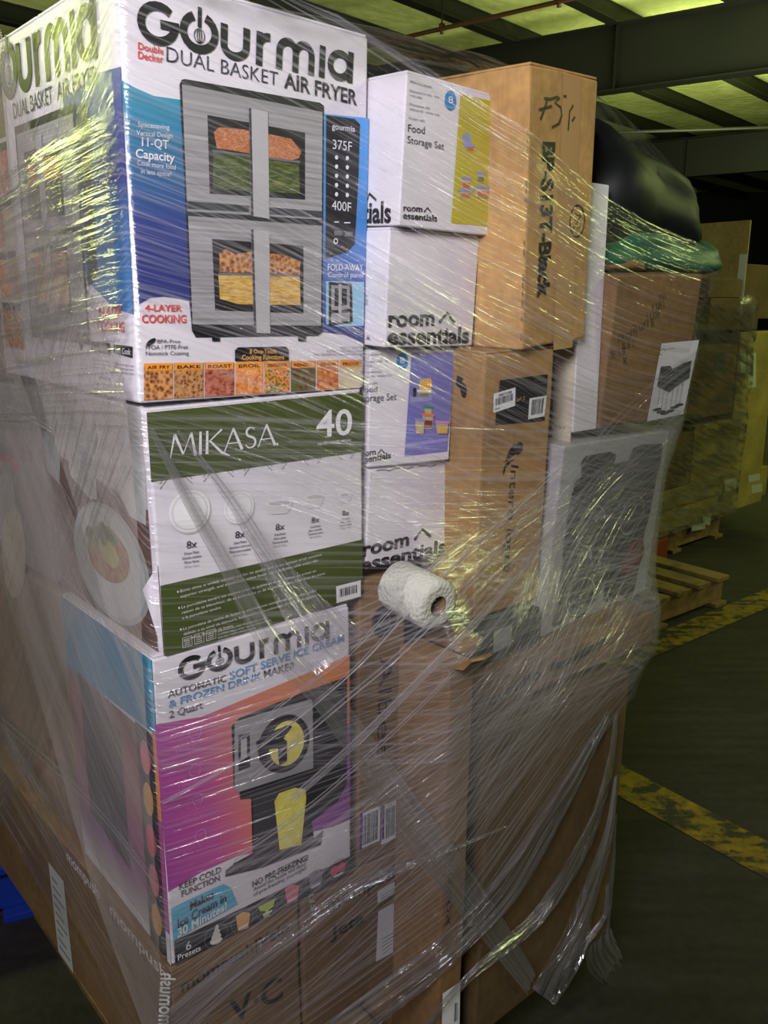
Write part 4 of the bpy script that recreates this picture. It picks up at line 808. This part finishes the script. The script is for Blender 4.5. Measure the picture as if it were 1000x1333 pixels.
# ------------------------------------------------------------------ stretch film
def film_mat(name, haze=.10, streak=.30, gl=.22, su=2.0, sv=170, bumpk=.7, rough=.16, tint=(225, 222, 230), coord='UV', crink=.0, cov=(.52, .75)):
    m = bpy.data.materials.new(name); m.use_nodes = True; t = NT(m); t.n.remove(t.b)
    out = t.n['Material Output']
    c = t.coord(coord, (su, sv, 1)); n1 = t.noise(c, 1, 3, .55, .25); n2 = t.noise(t.coord(coord, (su * .8, sv * .22, 1), loc=(3, 7, 0)), 1, 3, .6, .3)
    big = t.noise(t.coord(coord, (1.6, 5, 1), loc=(1, 2, 0)), 1, 3, .55)
    cr = t.noise(t.coord(coord, (38, 60, 1)), 1, 3, .6, 1.2)
    h = t.math('ADD', t.math('MULTIPLY', n1, .35), t.math('MULTIPLY', n2, 1.0))
    h = t.math('ADD', h, t.math('MULTIPLY', cr, .10 + crink))
    nb = t.add('ShaderNodeBump'); t.l.new(h, nb.inputs['Height']); nb.inputs['Strength'].default_value = bumpk; nb.inputs['Distance'].default_value = .006
    g = t.add('ShaderNodeBsdfGlossy'); g.inputs['Roughness'].default_value = rough; g.inputs['Color'].default_value = (1, 1, 1, 1); t.l.new(nb.outputs[0], g.inputs['Normal'])
    df = t.add('ShaderNodeBsdfDiffuse'); df.inputs['Color'].default_value = (*lin(tint), 1)
    tr = t.add('ShaderNodeBsdfTranslucent'); tr.inputs['Color'].default_value = (*lin(tint), 1)
    d2 = t.add('ShaderNodeMixShader'); d2.inputs[0].default_value = .35; t.l.new(df.outputs[0], d2.inputs[1]); t.l.new(tr.outputs[0], d2.inputs[2])
    tp = t.add('ShaderNodeBsdfTransparent')
    thin = t.ramp(n1, [(cov[0], 0.0), (cov[1], 1.0)]); bigr = t.ramp(big, [(.35, .35), (.7, 1.3 if 0 else 1.0)])
    a = t.math('MULTIPLY', t.math('ADD', t.math('MULTIPLY', thin, streak), haze), bigr, True)
    m1 = t.add('ShaderNodeMixShader'); t.l.new(a, m1.inputs[0]); t.l.new(tp.outputs[0], m1.inputs[1]); t.l.new(d2.outputs[0], m1.inputs[2])
    lw = t.add('ShaderNodeLayerWeight'); lw.inputs[0].default_value = .25
    gf = t.math('MULTIPLY', t.math('ADD', t.math('MULTIPLY', lw.outputs['Facing'], .22), gl), t.math('ADD', t.math('MULTIPLY', thin, 1.1), .22), True)
    m2 = t.add('ShaderNodeMixShader'); t.l.new(gf, m2.inputs[0]); t.l.new(m1.outputs[0], m2.inputs[1]); t.l.new(g.outputs[0], m2.inputs[2])
    t.l.new(m2.outputs[0], out.inputs[0]); return m
def hull2(pts):
    pts = sorted(set((round(p[0], 4), round(p[1], 4)) for p in pts))
    def half(ps):
        h = []
        for p in ps:
            while len(h) > 1 and (h[-1][0] - h[-2][0]) * (p[1] - h[-2][1]) - (h[-1][1] - h[-2][1]) * (p[0] - h[-2][0]) <= 0: h.pop()
            h.append(p)
        return h
    return half(pts)[:-1] + half(pts[::-1])[:-1]
for q in (W(1.20, .0, 1.40), W(1.21, .0, 1.44), W(1.02, -.02, 1.53), W(1.15, .2, 1.44)): H_pt(q)
for o, in ((bag,), (gb,)):
    for v in list(o.data.vertices)[::9]: H_pt(Vector(o.location) + v.co)
ZL = [.10 + .03 * i for i in range(53)]           # levels up to 1.66
NT_ = 240; HC = (.42, .30)
loc_ = []
for a, b in HULL:
    qa, qb = a - O0, b - O0; loc_.append(((qa.dot(U), qa.dot(V), qa.z), (qb.dot(U), qb.dot(V), qb.z)))
RAD = np.zeros((len(ZL), NT_))
for i, z in enumerate(ZL):
    pts = []
    for a, b in loc_:
        lo, hi = min(a[2], b[2]), max(a[2], b[2])
        if lo - .035 <= z <= hi + .035:
            f_ = 0 if abs(b[2] - a[2]) < 1e-6 else min(1, max(0, (z - a[2]) / (b[2] - a[2]))); pts.append((a[0] + (b[0] - a[0]) * f_, a[1] + (b[1] - a[1]) * f_))
    hp = hull2(pts) if len(pts) > 3 else None
    for k in range(NT_):
        th = 2 * math.pi * k / NT_; dx, dy = math.cos(th), math.sin(th); best = 0
        if hp:
            for j in range(len(hp)):
                x1, y1 = hp[j][0] - HC[0], hp[j][1] - HC[1]; x2, y2 = hp[(j + 1) % len(hp)][0] - HC[0], hp[(j + 1) % len(hp)][1] - HC[1]
                ex, ey = x2 - x1, y2 - y1; den = dx * ey - dy * ex
                if abs(den) < 1e-9: continue
                t_ = (x1 * ey - y1 * ex) / den; s_ = (x1 * dy - y1 * dx) / den
                if t_ > 0 and -1e-6 <= s_ <= 1 + 1e-6: best = max(best, t_)
        RAD[i, k] = best if best > 0 else RAD[i - 1, k]
RD = RAD.copy()
for _ in range(22):
    q = RD.copy(); q[1:-1] = (RD[:-2] + RD[1:-1] + RD[2:]) / 3; RD = np.maximum(RAD, q)
def film_r(th, z):
    x = th / (2 * math.pi) * NT_ % NT_; k = int(x); f_ = x - k; y = min(max((z - ZL[0]) / .03, 0), len(ZL) - 1.001); i = int(y); g = y - i
    a = RD[i, k % NT_] * (1 - f_) + RD[i, (k + 1) % NT_] * f_; b = RD[i + 1, k % NT_] * (1 - f_) + RD[i + 1, (k + 1) % NT_] * f_
    return a * (1 - g) + b * g
def film_pt(th, z, off=.004): r = film_r(th, z) + off; return W(HC[0] + r * math.cos(th), HC[1] + r * math.sin(th), z)
def on_film(x, y, off=.006):
    """where the line of sight through a photo pixel meets the film wall"""
    d = ray(x, y).normalized(); t_ = .55
    while t_ < 2.2:
        p = CAM + d * t_; q = p - O0; du, dv = q.dot(U) - HC[0], q.dot(V) - HC[1]
        if math.hypot(du, dv) < film_r(math.atan2(dv, du) % (2 * math.pi), p.z) + off: return p
        t_ += .0015
    return CAM + d * 1.15
def zmax(th):
    r = film_r(th % (2 * math.pi), 1.5); u_ = HC[0] + r * math.cos(th)
    return 1.668 - max(0, u_ - .80) * .52
film = empty('stretch_film', W(HC[0], HC[1], .02)); tag(film, 'glossy clear stretch film wound in hazy creased layers around the whole pallet load', 'film')
def fchild(o): o.parent = film; o.matrix_parent_inverse = Matrix.Translation(-film.location); return o
# thickness comes from real double skins: every wound layer is a closed thin band
def layer(name, zc, slope, width, m, off, th0=0, turns=1.0, n=300, nt=14, ruck=.0):
    """a web of film wound round the load: centre height zc, climbing by slope around the near corner"""
    vv = []; uv = []; ff = []; s = 0; prev = None; TH0 = math.atan2(-HC[1], -HC[0]) + math.pi * 2   # near corner direction
    for i in range(n + 1):
        th = TH0 - math.pi * turns + 2 * math.pi * turns * i / n + th0
        dth = math.atan2(math.sin(th - TH0), math.cos(th - TH0)) if turns <= 1 else th - TH0
        zz = zc(dth) if callable(zc) else zc + slope * dth
        c = film_pt(th % (2 * math.pi), min(max(zz, .1), 1.66), off)
        if prev is not None: s += (c - prev).length
        prev = c
        for j in range(nt + 1):
            f_ = j / nt - .5; z = zz + f_ * width
            z2 = min(max(z, .03), zmax(th)); o_ = off + ruck * mnoise.noise(Vector((s * 4, f_ * 14, off * 900)))
            p = film_pt(th % (2 * math.pi), z2, max(o_, .001)); vv.append(p); uv.append((s, f_ * width + zc.__hash__() % 7 if callable(zc) else f_ * width + zc * 1.37))
    M = nt + 1
    for i in range(n):
        for j in range(nt): ff.append((i * M + j, (i + 1) * M + j, (i + 1) * M + j + 1, i * M + j + 1))
    o = mesh_obj(name, vv, ff, m, smooth=True); ul = o.data.uv_layers.new(name='UVMap')
    idx = np.empty(len(o.data.loops), dtype=np.int32); o.data.loops.foreach_get('vertex_index', idx); ul.data.foreach_set('uv', np.array(uv, dtype=np.float32)[idx].ravel())
    return fchild(o)
FM1 = film_mat('film_upper', .02, .34, .10, 3, 230, 1.0, .13, cov=(.50, .66)); FM2 = film_mat('film_lower', .05, .34, .09, 3, 240, 1.0, .14, cov=(.48, .66)); FM3 = film_mat('film_steep', .03, .36, .10, 2.5, 190, 1.0, .13, cov=(.50, .66)); FM4 = film_mat('film_hazy', .36, .32, .09, 3, 220, 1.0, .15, (222, 210, 208), cov=(.45, .65)); FM5 = film_mat('film_left_gloss', .12, .30, .15, 2.2, 150, 3.0, .13, (190, 186, 180), crink=-.08, cov=(.50, .60))
def prof(left_s, right_s, z0): return lambda t_: z0 + (left_s * -t_ if t_ < 0 else right_s * t_)
# (profile: height change per radian away from the near corner, left side / right side)
layer('film_layer', prof(-.30, -.16, 1.50), 0, .42, FM1, .004)
layer('film_layer', prof(-.02, -.20, 1.30), 0, .40, FM1, .0065)
layer('film_layer', prof(.30, -.05, .95), 0, .46, FM3, .009)
layer('film_layer', prof(.34, .12, .66), 0, .40, FM2, .0115)
layer('film_layer', prof(.30, .30, .34), 0, .40, FM2, .014)
layer('film_layer', prof(.10, .42, .30), 0, .24, FM3, .0165)
layer('film_layer', prof(.75, .75, .98), 0, .42, FM4, .019, th0=-1.15, turns=.36, n=120)
layer('film_layer', prof(.55, .55, .52), 0, .60, FM4, .021, th0=-1.15, turns=.36, n=120)
layer('film_layer', prof(-.62, -.62, 1.40), 0, .56, FM5, .019, th0=-1.15, turns=.36, n=120)
layer('film_layer', prof(-.05, -.05, 1.33), 0, .34, FM5, .023, th0=-1.15, turns=.36, n=120)
# film over the top of the load
def top_film():
    vv = []; uv = []; ff = []; n = 160; M = 26
    hT = 1.66
    for i in range(n):
        th = 2 * math.pi * i / n; r0 = film_r(th, zmax(th) - .03) + .004
        for j in range(M + 1):
            f_ = j / M; r = r0 * (1 - f_); u_, v_ = HC[0] + r * math.cos(th), HC[1] + r * math.sin(th)
            z = 1.622 + .065 * (1 - (1 - f_) ** 2.2) + .006 * mnoise.noise(Vector((u_ * 14, v_ * 14, 0))) * f_
            z -= max(0, u_ - .80) * .50
            vv.append(W(u_, v_, z)); uv.append((u_, v_))
    for i in range(n):
        for j in range(M): a, b = i * (M + 1) + j, ((i + 1) % n) * (M + 1) + j; ff.append((a, b, b + 1, a + 1))
    o = mesh_obj('film_top', vv, ff, film_mat('film_top', .10, .34, .22, 14, 60, 1.3, .14, crink=.3, cov=(.45, .62)), smooth=True); ul = o.data.uv_layers.new(name='UVMap')
    idx = np.empty(len(o.data.loops), dtype=np.int32); o.data.loops.foreach_get('vertex_index', idx); ul.data.foreach_set('uv', np.array(uv, dtype=np.float32)[idx].ravel())
    return fchild(o)
top_film()

# ------------------------------------------------------------------ film cords, pleats and loose tails
def pleat(name, pts, wpx, m, amp=.5, off=.010, mcs=26, seg=10, freq=9, fixed_v=None, seed=0):
    """a gathered web of film: pts photo pixels along its middle, wpx its width there"""
    P = []; Wd = []
    for i in range(len(pts) - 1):
        for k in range(seg + (i == len(pts) - 2)):
            f_ = k / seg; a, b = pts[i], pts[i + 1]
            c0 = pts[i - 1] if i else a; c3 = pts[i + 2] if i + 2 < len(pts) else b
            h = lambda q: .5 * (2 * a[q] + (b[q] - c0[q]) * f_ + (2 * c0[q] - 5 * a[q] + 4 * b[q] - c3[q]) * f_ ** 2 + (3 * a[q] - c0[q] - 3 * b[q] + c3[q]) * f_ ** 3)
            P.append(on_film(h(0), h(1), off) if fixed_v is None else onv(h(0), h(1), fixed_v)); Wd.append((wpx[i] * (1 - f_) + wpx[i + 1] * f_))
    vv = []; uv = []; ff = []; s = 0
    for i, p in enumerate(P):
        d = (P[min(i + 1, len(P) - 1)] - P[max(i - 1, 0)]).normalized(); n = (CAM - p).normalized(); c = p - W(HC[0], HC[1], p.z); n = (c.normalized() * .7 + -V * .5).normalized() if fixed_v is None else -V
        side = d.cross(n).normalized(); n = side.cross(d).normalized(); w_ = Wd[i] / FPX * (p - CAM).dot(FW)
        if i: s += (p - P[i - 1]).length
        for j in range(mcs + 1):
            f_ = j / mcs - .5
            hh = (mnoise.noise(Vector((f_ * freq, s * 2.0, seed))) + .5 * mnoise.noise(Vector((f_ * freq * 3, s * 4, seed + 9)))) * w_ * amp * .5
            vv.append(p + side * (f_ * w_) + n * (abs(hh) + .001)); uv.append((s, f_ * w_ + seed))
    M = mcs + 1
    for i in range(len(P) - 1):
        for j in range(mcs): ff.append((i * M + j, i * M + j + 1, (i + 1) * M + j + 1, (i + 1) * M + j))
    o = mesh_obj(name, vv, ff, m, smooth=True); ul = o.data.uv_layers.new(name='UVMap')
    idx = np.empty(len(o.data.loops), dtype=np.int32); o.data.loops.foreach_get('vertex_index', idx); ul.data.foreach_set('uv', np.array(uv, dtype=np.float32)[idx].ravel())
    return fchild(o)
FP = film_mat('film_pleat', .12, .5, .30, 3, 420, 1.6, .12, (205, 202, 212), cov=(.46, .6)); FR = film_mat('film_rope', .38, .4, .14, 3, 420, .9, .22, (150, 150, 148), cov=(.46, .6)); FC = film_mat('film_cord', .30, .5, .25, 6, 500, .6, .2, (225, 220, 230), cov=(.4, .55))
pleat('film_rope', [(197, 558), (245, 650), (300, 745), (352, 835), (420, 905), (478, 985), (530, 1065), (590, 1140), (645, 1215), (690, 1280)], [6, 16, 22, 34, 36, 40, 52, 48, 38, 26], FR, .35, seed=1)
pleat('film_rope', [(232, 560), (300, 650), (345, 720), (400, 800), (445, 850)], [4, 14, 26, 60, 90], FP, .2, seed=2)
pleat('film_tail', [(440, 1345), (510, 1290), (580, 1235), (650, 1160), (705, 1075), (750, 1000), (790, 930)], [50, 60, 66, 70, 60, 46, 30], FP, .5, seed=3)
pleat('film_tail', [(215, 1345), (290, 1275), (380, 1210), (470, 1150), (560, 1115), (660, 1075)], [46, 40, 30, 20, 10, 2], FP, .5, seed=4)
pleat('film_tail', [(545, 1345), (610, 1270), (700, 1190), (760, 1090), (790, 1000), (800, 930)], [14, 16, 40, 60, 40, 20], FP, .5, seed=5)
pleat('film_tail', [(700, 1292), (735, 1225), (765, 1150), (788, 1080), (800, 1010)], [60, 76, 50, 34, 16], FP, .6, seed=6)
pleat('film_tail', [(795, 1262), (775, 1225), (790, 1160), (796, 1090), (800, 1060)], [40, 60, 20, 14, 8], FP, .9, seed=7, fixed_v=-.16)
pleat('film_tail', [(732, 1262), (760, 1225), (785, 1190), (790, 1150)], [30, 24, 18, 8], FP, .9, seed=8, fixed_v=-.19)
rc = random.Random(3)
for pts, n, sp in (([(300, 975), (380, 905), (455, 850), (530, 770), (600, 700)], 2, 5), ([(215, 1040), (330, 975), (455, 875), (540, 785), (640, 690), (735, 600)], 3, 6), ([(330, 1010), (455, 905), (520, 850), (600, 770), (720, 640)], 2, 8), ([(380, 1040), (470, 960), (560, 870), (650, 775), (745, 660)], 4, 4), ([(300, 1120), (400, 1050), (500, 962), (590, 872), (700, 742)], 2, 9), ([(480, 990), (560, 935), (640, 870)], 1, 4), ([(0, 690), (90, 760), (170, 850)], 1, 5), ([(150, 640), (70, 560), (10, 530)], 2, 6), ([(0, 940), (110, 1040), (200, 1150)], 2, 9)):
    for k in range(n):
        dx, dy = rc.uniform(-sp, sp), rc.uniform(-sp, sp); pleat('film_cord', [(x + dx, y + dy) for x, y in pts], [rc.uniform(1.2, 3.2)] * len(pts), FC, .6, .012, 4, 6, 4, seed=20 + k)

# ------------------------------------------------------------------ far load on a pallet, right background
FMB = film_mat('far_film', .05, .3, .45, 5, 30, 3.0, .14, cov=(.42, .6))
def far_load():
    P1, P2 = gp(858, 728), gp(965, 690); d = (P2 - P1).normalized(); nrm = Vector((-d.y, d.x, 0)); P1 = P1 - d * .32; rz = math.atan2(d.y, d.x)
    c = P1 + d * .5 + nrm * .55
    root = pallet('wooden_pallet', (c.x, c.y, 0), rz, 'wooden pallet with orange painted end under the far wrapped load at right', 1.0, 1.1)
    bm_obj('painted_block', box_bm(-.50, -.16, -.585, -.55, .0, .12, .004), mat('orange_paint', (120, 52, 28), .7), root)
    def pxl(x, y, off=0):   # pixel -> coordinates along the load's front face
        q = on_plane(x, y, P1 + nrm * off, nrm) - P1; return q.dot(d), q.z
    M = Matrix.Translation(P1) @ Matrix.Rotation(rz, 4, 'Z')
    def cb(name, label, x0, y0, x1, y1, m, dep=.4, off=0, tilt=0, cat='box'):
        a, zb = pxl(x0, y1, off); b, _ = pxl(x1, y1, off); _, zt = pxl((x0 + x1) / 2, y0, off)
        a2, z_b = pxl((x0 + x1) / 2, y1, off); z_b = max(z_b, .14)
        o = bm_obj(name, box_bm(0, b - a, 0, dep, 0, zt - z_b, .006), m); o.matrix_world = M @ Matrix.Translation((a, off, z_b)) @ Matrix.Rotation(R_(tilt), 4, 'Y'); tag(o, label, cat); o['dims'] = (b - a, dep, zt - z_b); return o
    K5 = card('yellowish_cardboard', (142, 126, 72)); K6 = card('ruddy_cardboard', (108, 84, 58))  # even yellowish and ruddy board colours of the far cartons
    lab = mat('far_label', (170, 172, 160), .5)
    def put(o, quads):
        f_ = Face(o, (0, 0, 0), (1, 0, 0), (0, 0, 1), (0, -1, 0)); p_ = Print(f_, 'shipping_label')
        for q_ in quads: p_.poly(q_, lab, 5).cut()
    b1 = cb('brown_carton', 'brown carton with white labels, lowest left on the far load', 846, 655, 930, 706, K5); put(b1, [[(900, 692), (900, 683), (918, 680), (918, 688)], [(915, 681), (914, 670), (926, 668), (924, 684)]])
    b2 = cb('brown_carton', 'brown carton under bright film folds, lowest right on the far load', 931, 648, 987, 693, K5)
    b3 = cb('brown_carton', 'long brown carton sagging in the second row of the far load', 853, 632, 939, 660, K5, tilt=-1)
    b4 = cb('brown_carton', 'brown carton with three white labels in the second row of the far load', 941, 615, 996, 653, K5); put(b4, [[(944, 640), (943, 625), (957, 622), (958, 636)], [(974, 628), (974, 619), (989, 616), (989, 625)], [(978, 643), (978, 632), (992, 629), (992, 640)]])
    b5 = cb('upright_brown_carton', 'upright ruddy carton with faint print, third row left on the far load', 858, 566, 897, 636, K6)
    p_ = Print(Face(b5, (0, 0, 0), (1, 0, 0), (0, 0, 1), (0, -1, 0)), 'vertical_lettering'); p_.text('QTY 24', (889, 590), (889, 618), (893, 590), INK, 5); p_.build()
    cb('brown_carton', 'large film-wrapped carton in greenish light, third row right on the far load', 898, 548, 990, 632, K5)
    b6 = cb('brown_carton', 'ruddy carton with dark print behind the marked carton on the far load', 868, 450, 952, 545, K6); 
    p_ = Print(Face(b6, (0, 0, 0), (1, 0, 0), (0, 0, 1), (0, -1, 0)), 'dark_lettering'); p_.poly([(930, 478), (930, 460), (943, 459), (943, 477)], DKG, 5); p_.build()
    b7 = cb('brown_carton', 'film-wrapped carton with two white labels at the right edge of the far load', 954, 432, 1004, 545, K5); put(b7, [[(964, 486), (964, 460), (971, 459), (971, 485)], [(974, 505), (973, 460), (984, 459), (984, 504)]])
    cb('brown_carton', 'dark brown carton with glossy tape, upper right of the far load', 922, 388, 986, 430, KRAFT4)
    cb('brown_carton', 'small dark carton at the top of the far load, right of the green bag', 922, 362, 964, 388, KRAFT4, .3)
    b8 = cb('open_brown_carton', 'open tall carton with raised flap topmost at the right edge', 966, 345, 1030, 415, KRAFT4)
    w_, d_, h_ = b8['dims']
    bm_obj('flap', box_bm(-.012, 0, 0, d_, 0, h_ + .22, .002), K5, b8); bm_obj('tape', box_bm(-.016, -.012, .0, .04, .02, h_ + .05, .001), lab, b8)
    o = blob('clear_plastic_bag', P1 + d * 1.0 + nrm * .1 + ZZ * 1.28, (.16, .12, .10), film_mat('bag_film', .2, .3, .2, 8, 8, 1, .2, coord='Object', crink=.6), 11, 3, .3, 'crumpled clear plastic bag on the far wrapped load', 'bag')
    # film around that load
    vv = []; uv = []; ff = []; Mh = 28; n = 120; per = [(-.02, -.03), (1.06, -.03), (1.06, 1.1), (-.02, 1.1)]
    for i in range(n + 1):
        s = i / n * 4; k = int(s) % 4; f_ = s - int(s); a, b = per[k], per[(k + 1) % 4]; x, y = a[0] + (b[0] - a[0]) * f_, a[1] + (b[1] - a[1]) * f_
        for j in range(Mh + 1):
            z = .14 + j / Mh * 1.16; bul = .03 * mnoise.noise(Vector((x * 3, y * 3, z * 4))) + .012 * mnoise.noise(Vector((x * 9 - z * 20, y * 9, z * 30)))
            cx_, cy_ = x - .52, y - .53; l_ = math.hypot(cx_, cy_); q = M @ Vector((x + cx_ / l_ * abs(bul), y + cy_ / l_ * abs(bul), z)); vv.append(q); uv.append((s * 1.1, z + s * .35))
    for i in range(n):
        for j in range(Mh): a = i * (Mh + 1) + j; ff.append((a, a + Mh + 1, a + Mh + 2, a + 1))
    o = mesh_obj('stretch_film', vv, ff, FMB, smooth=True); ul = o.data.uv_layers.new(name='UVMap')
    idx = np.empty(len(o.data.loops), dtype=np.int32); o.data.loops.foreach_get('vertex_index', idx); ul.data.foreach_set('uv', np.array(uv, dtype=np.float32)[idx].ravel())
    tag(o, 'wrinkled clear film shining yellow-green around the far load', 'film')
far_load()
q = gp(868, 790); pallet('wooden_pallet', (q.x - .42, q.y + .12, 0), R_(38), 'empty wooden pallet lying on the floor right behind the big load', 1.0, 1.0)

q = W(.10, 1.25, 0); BLU = mat('blue_plastic', (20, 52, 150), .4)
pallet('plastic_pallet', (-1.13, 1.72, 0), R_(24), 'blue plastic pallet on the floor at the bottom left, partly behind the load', .6, .6, BLU)
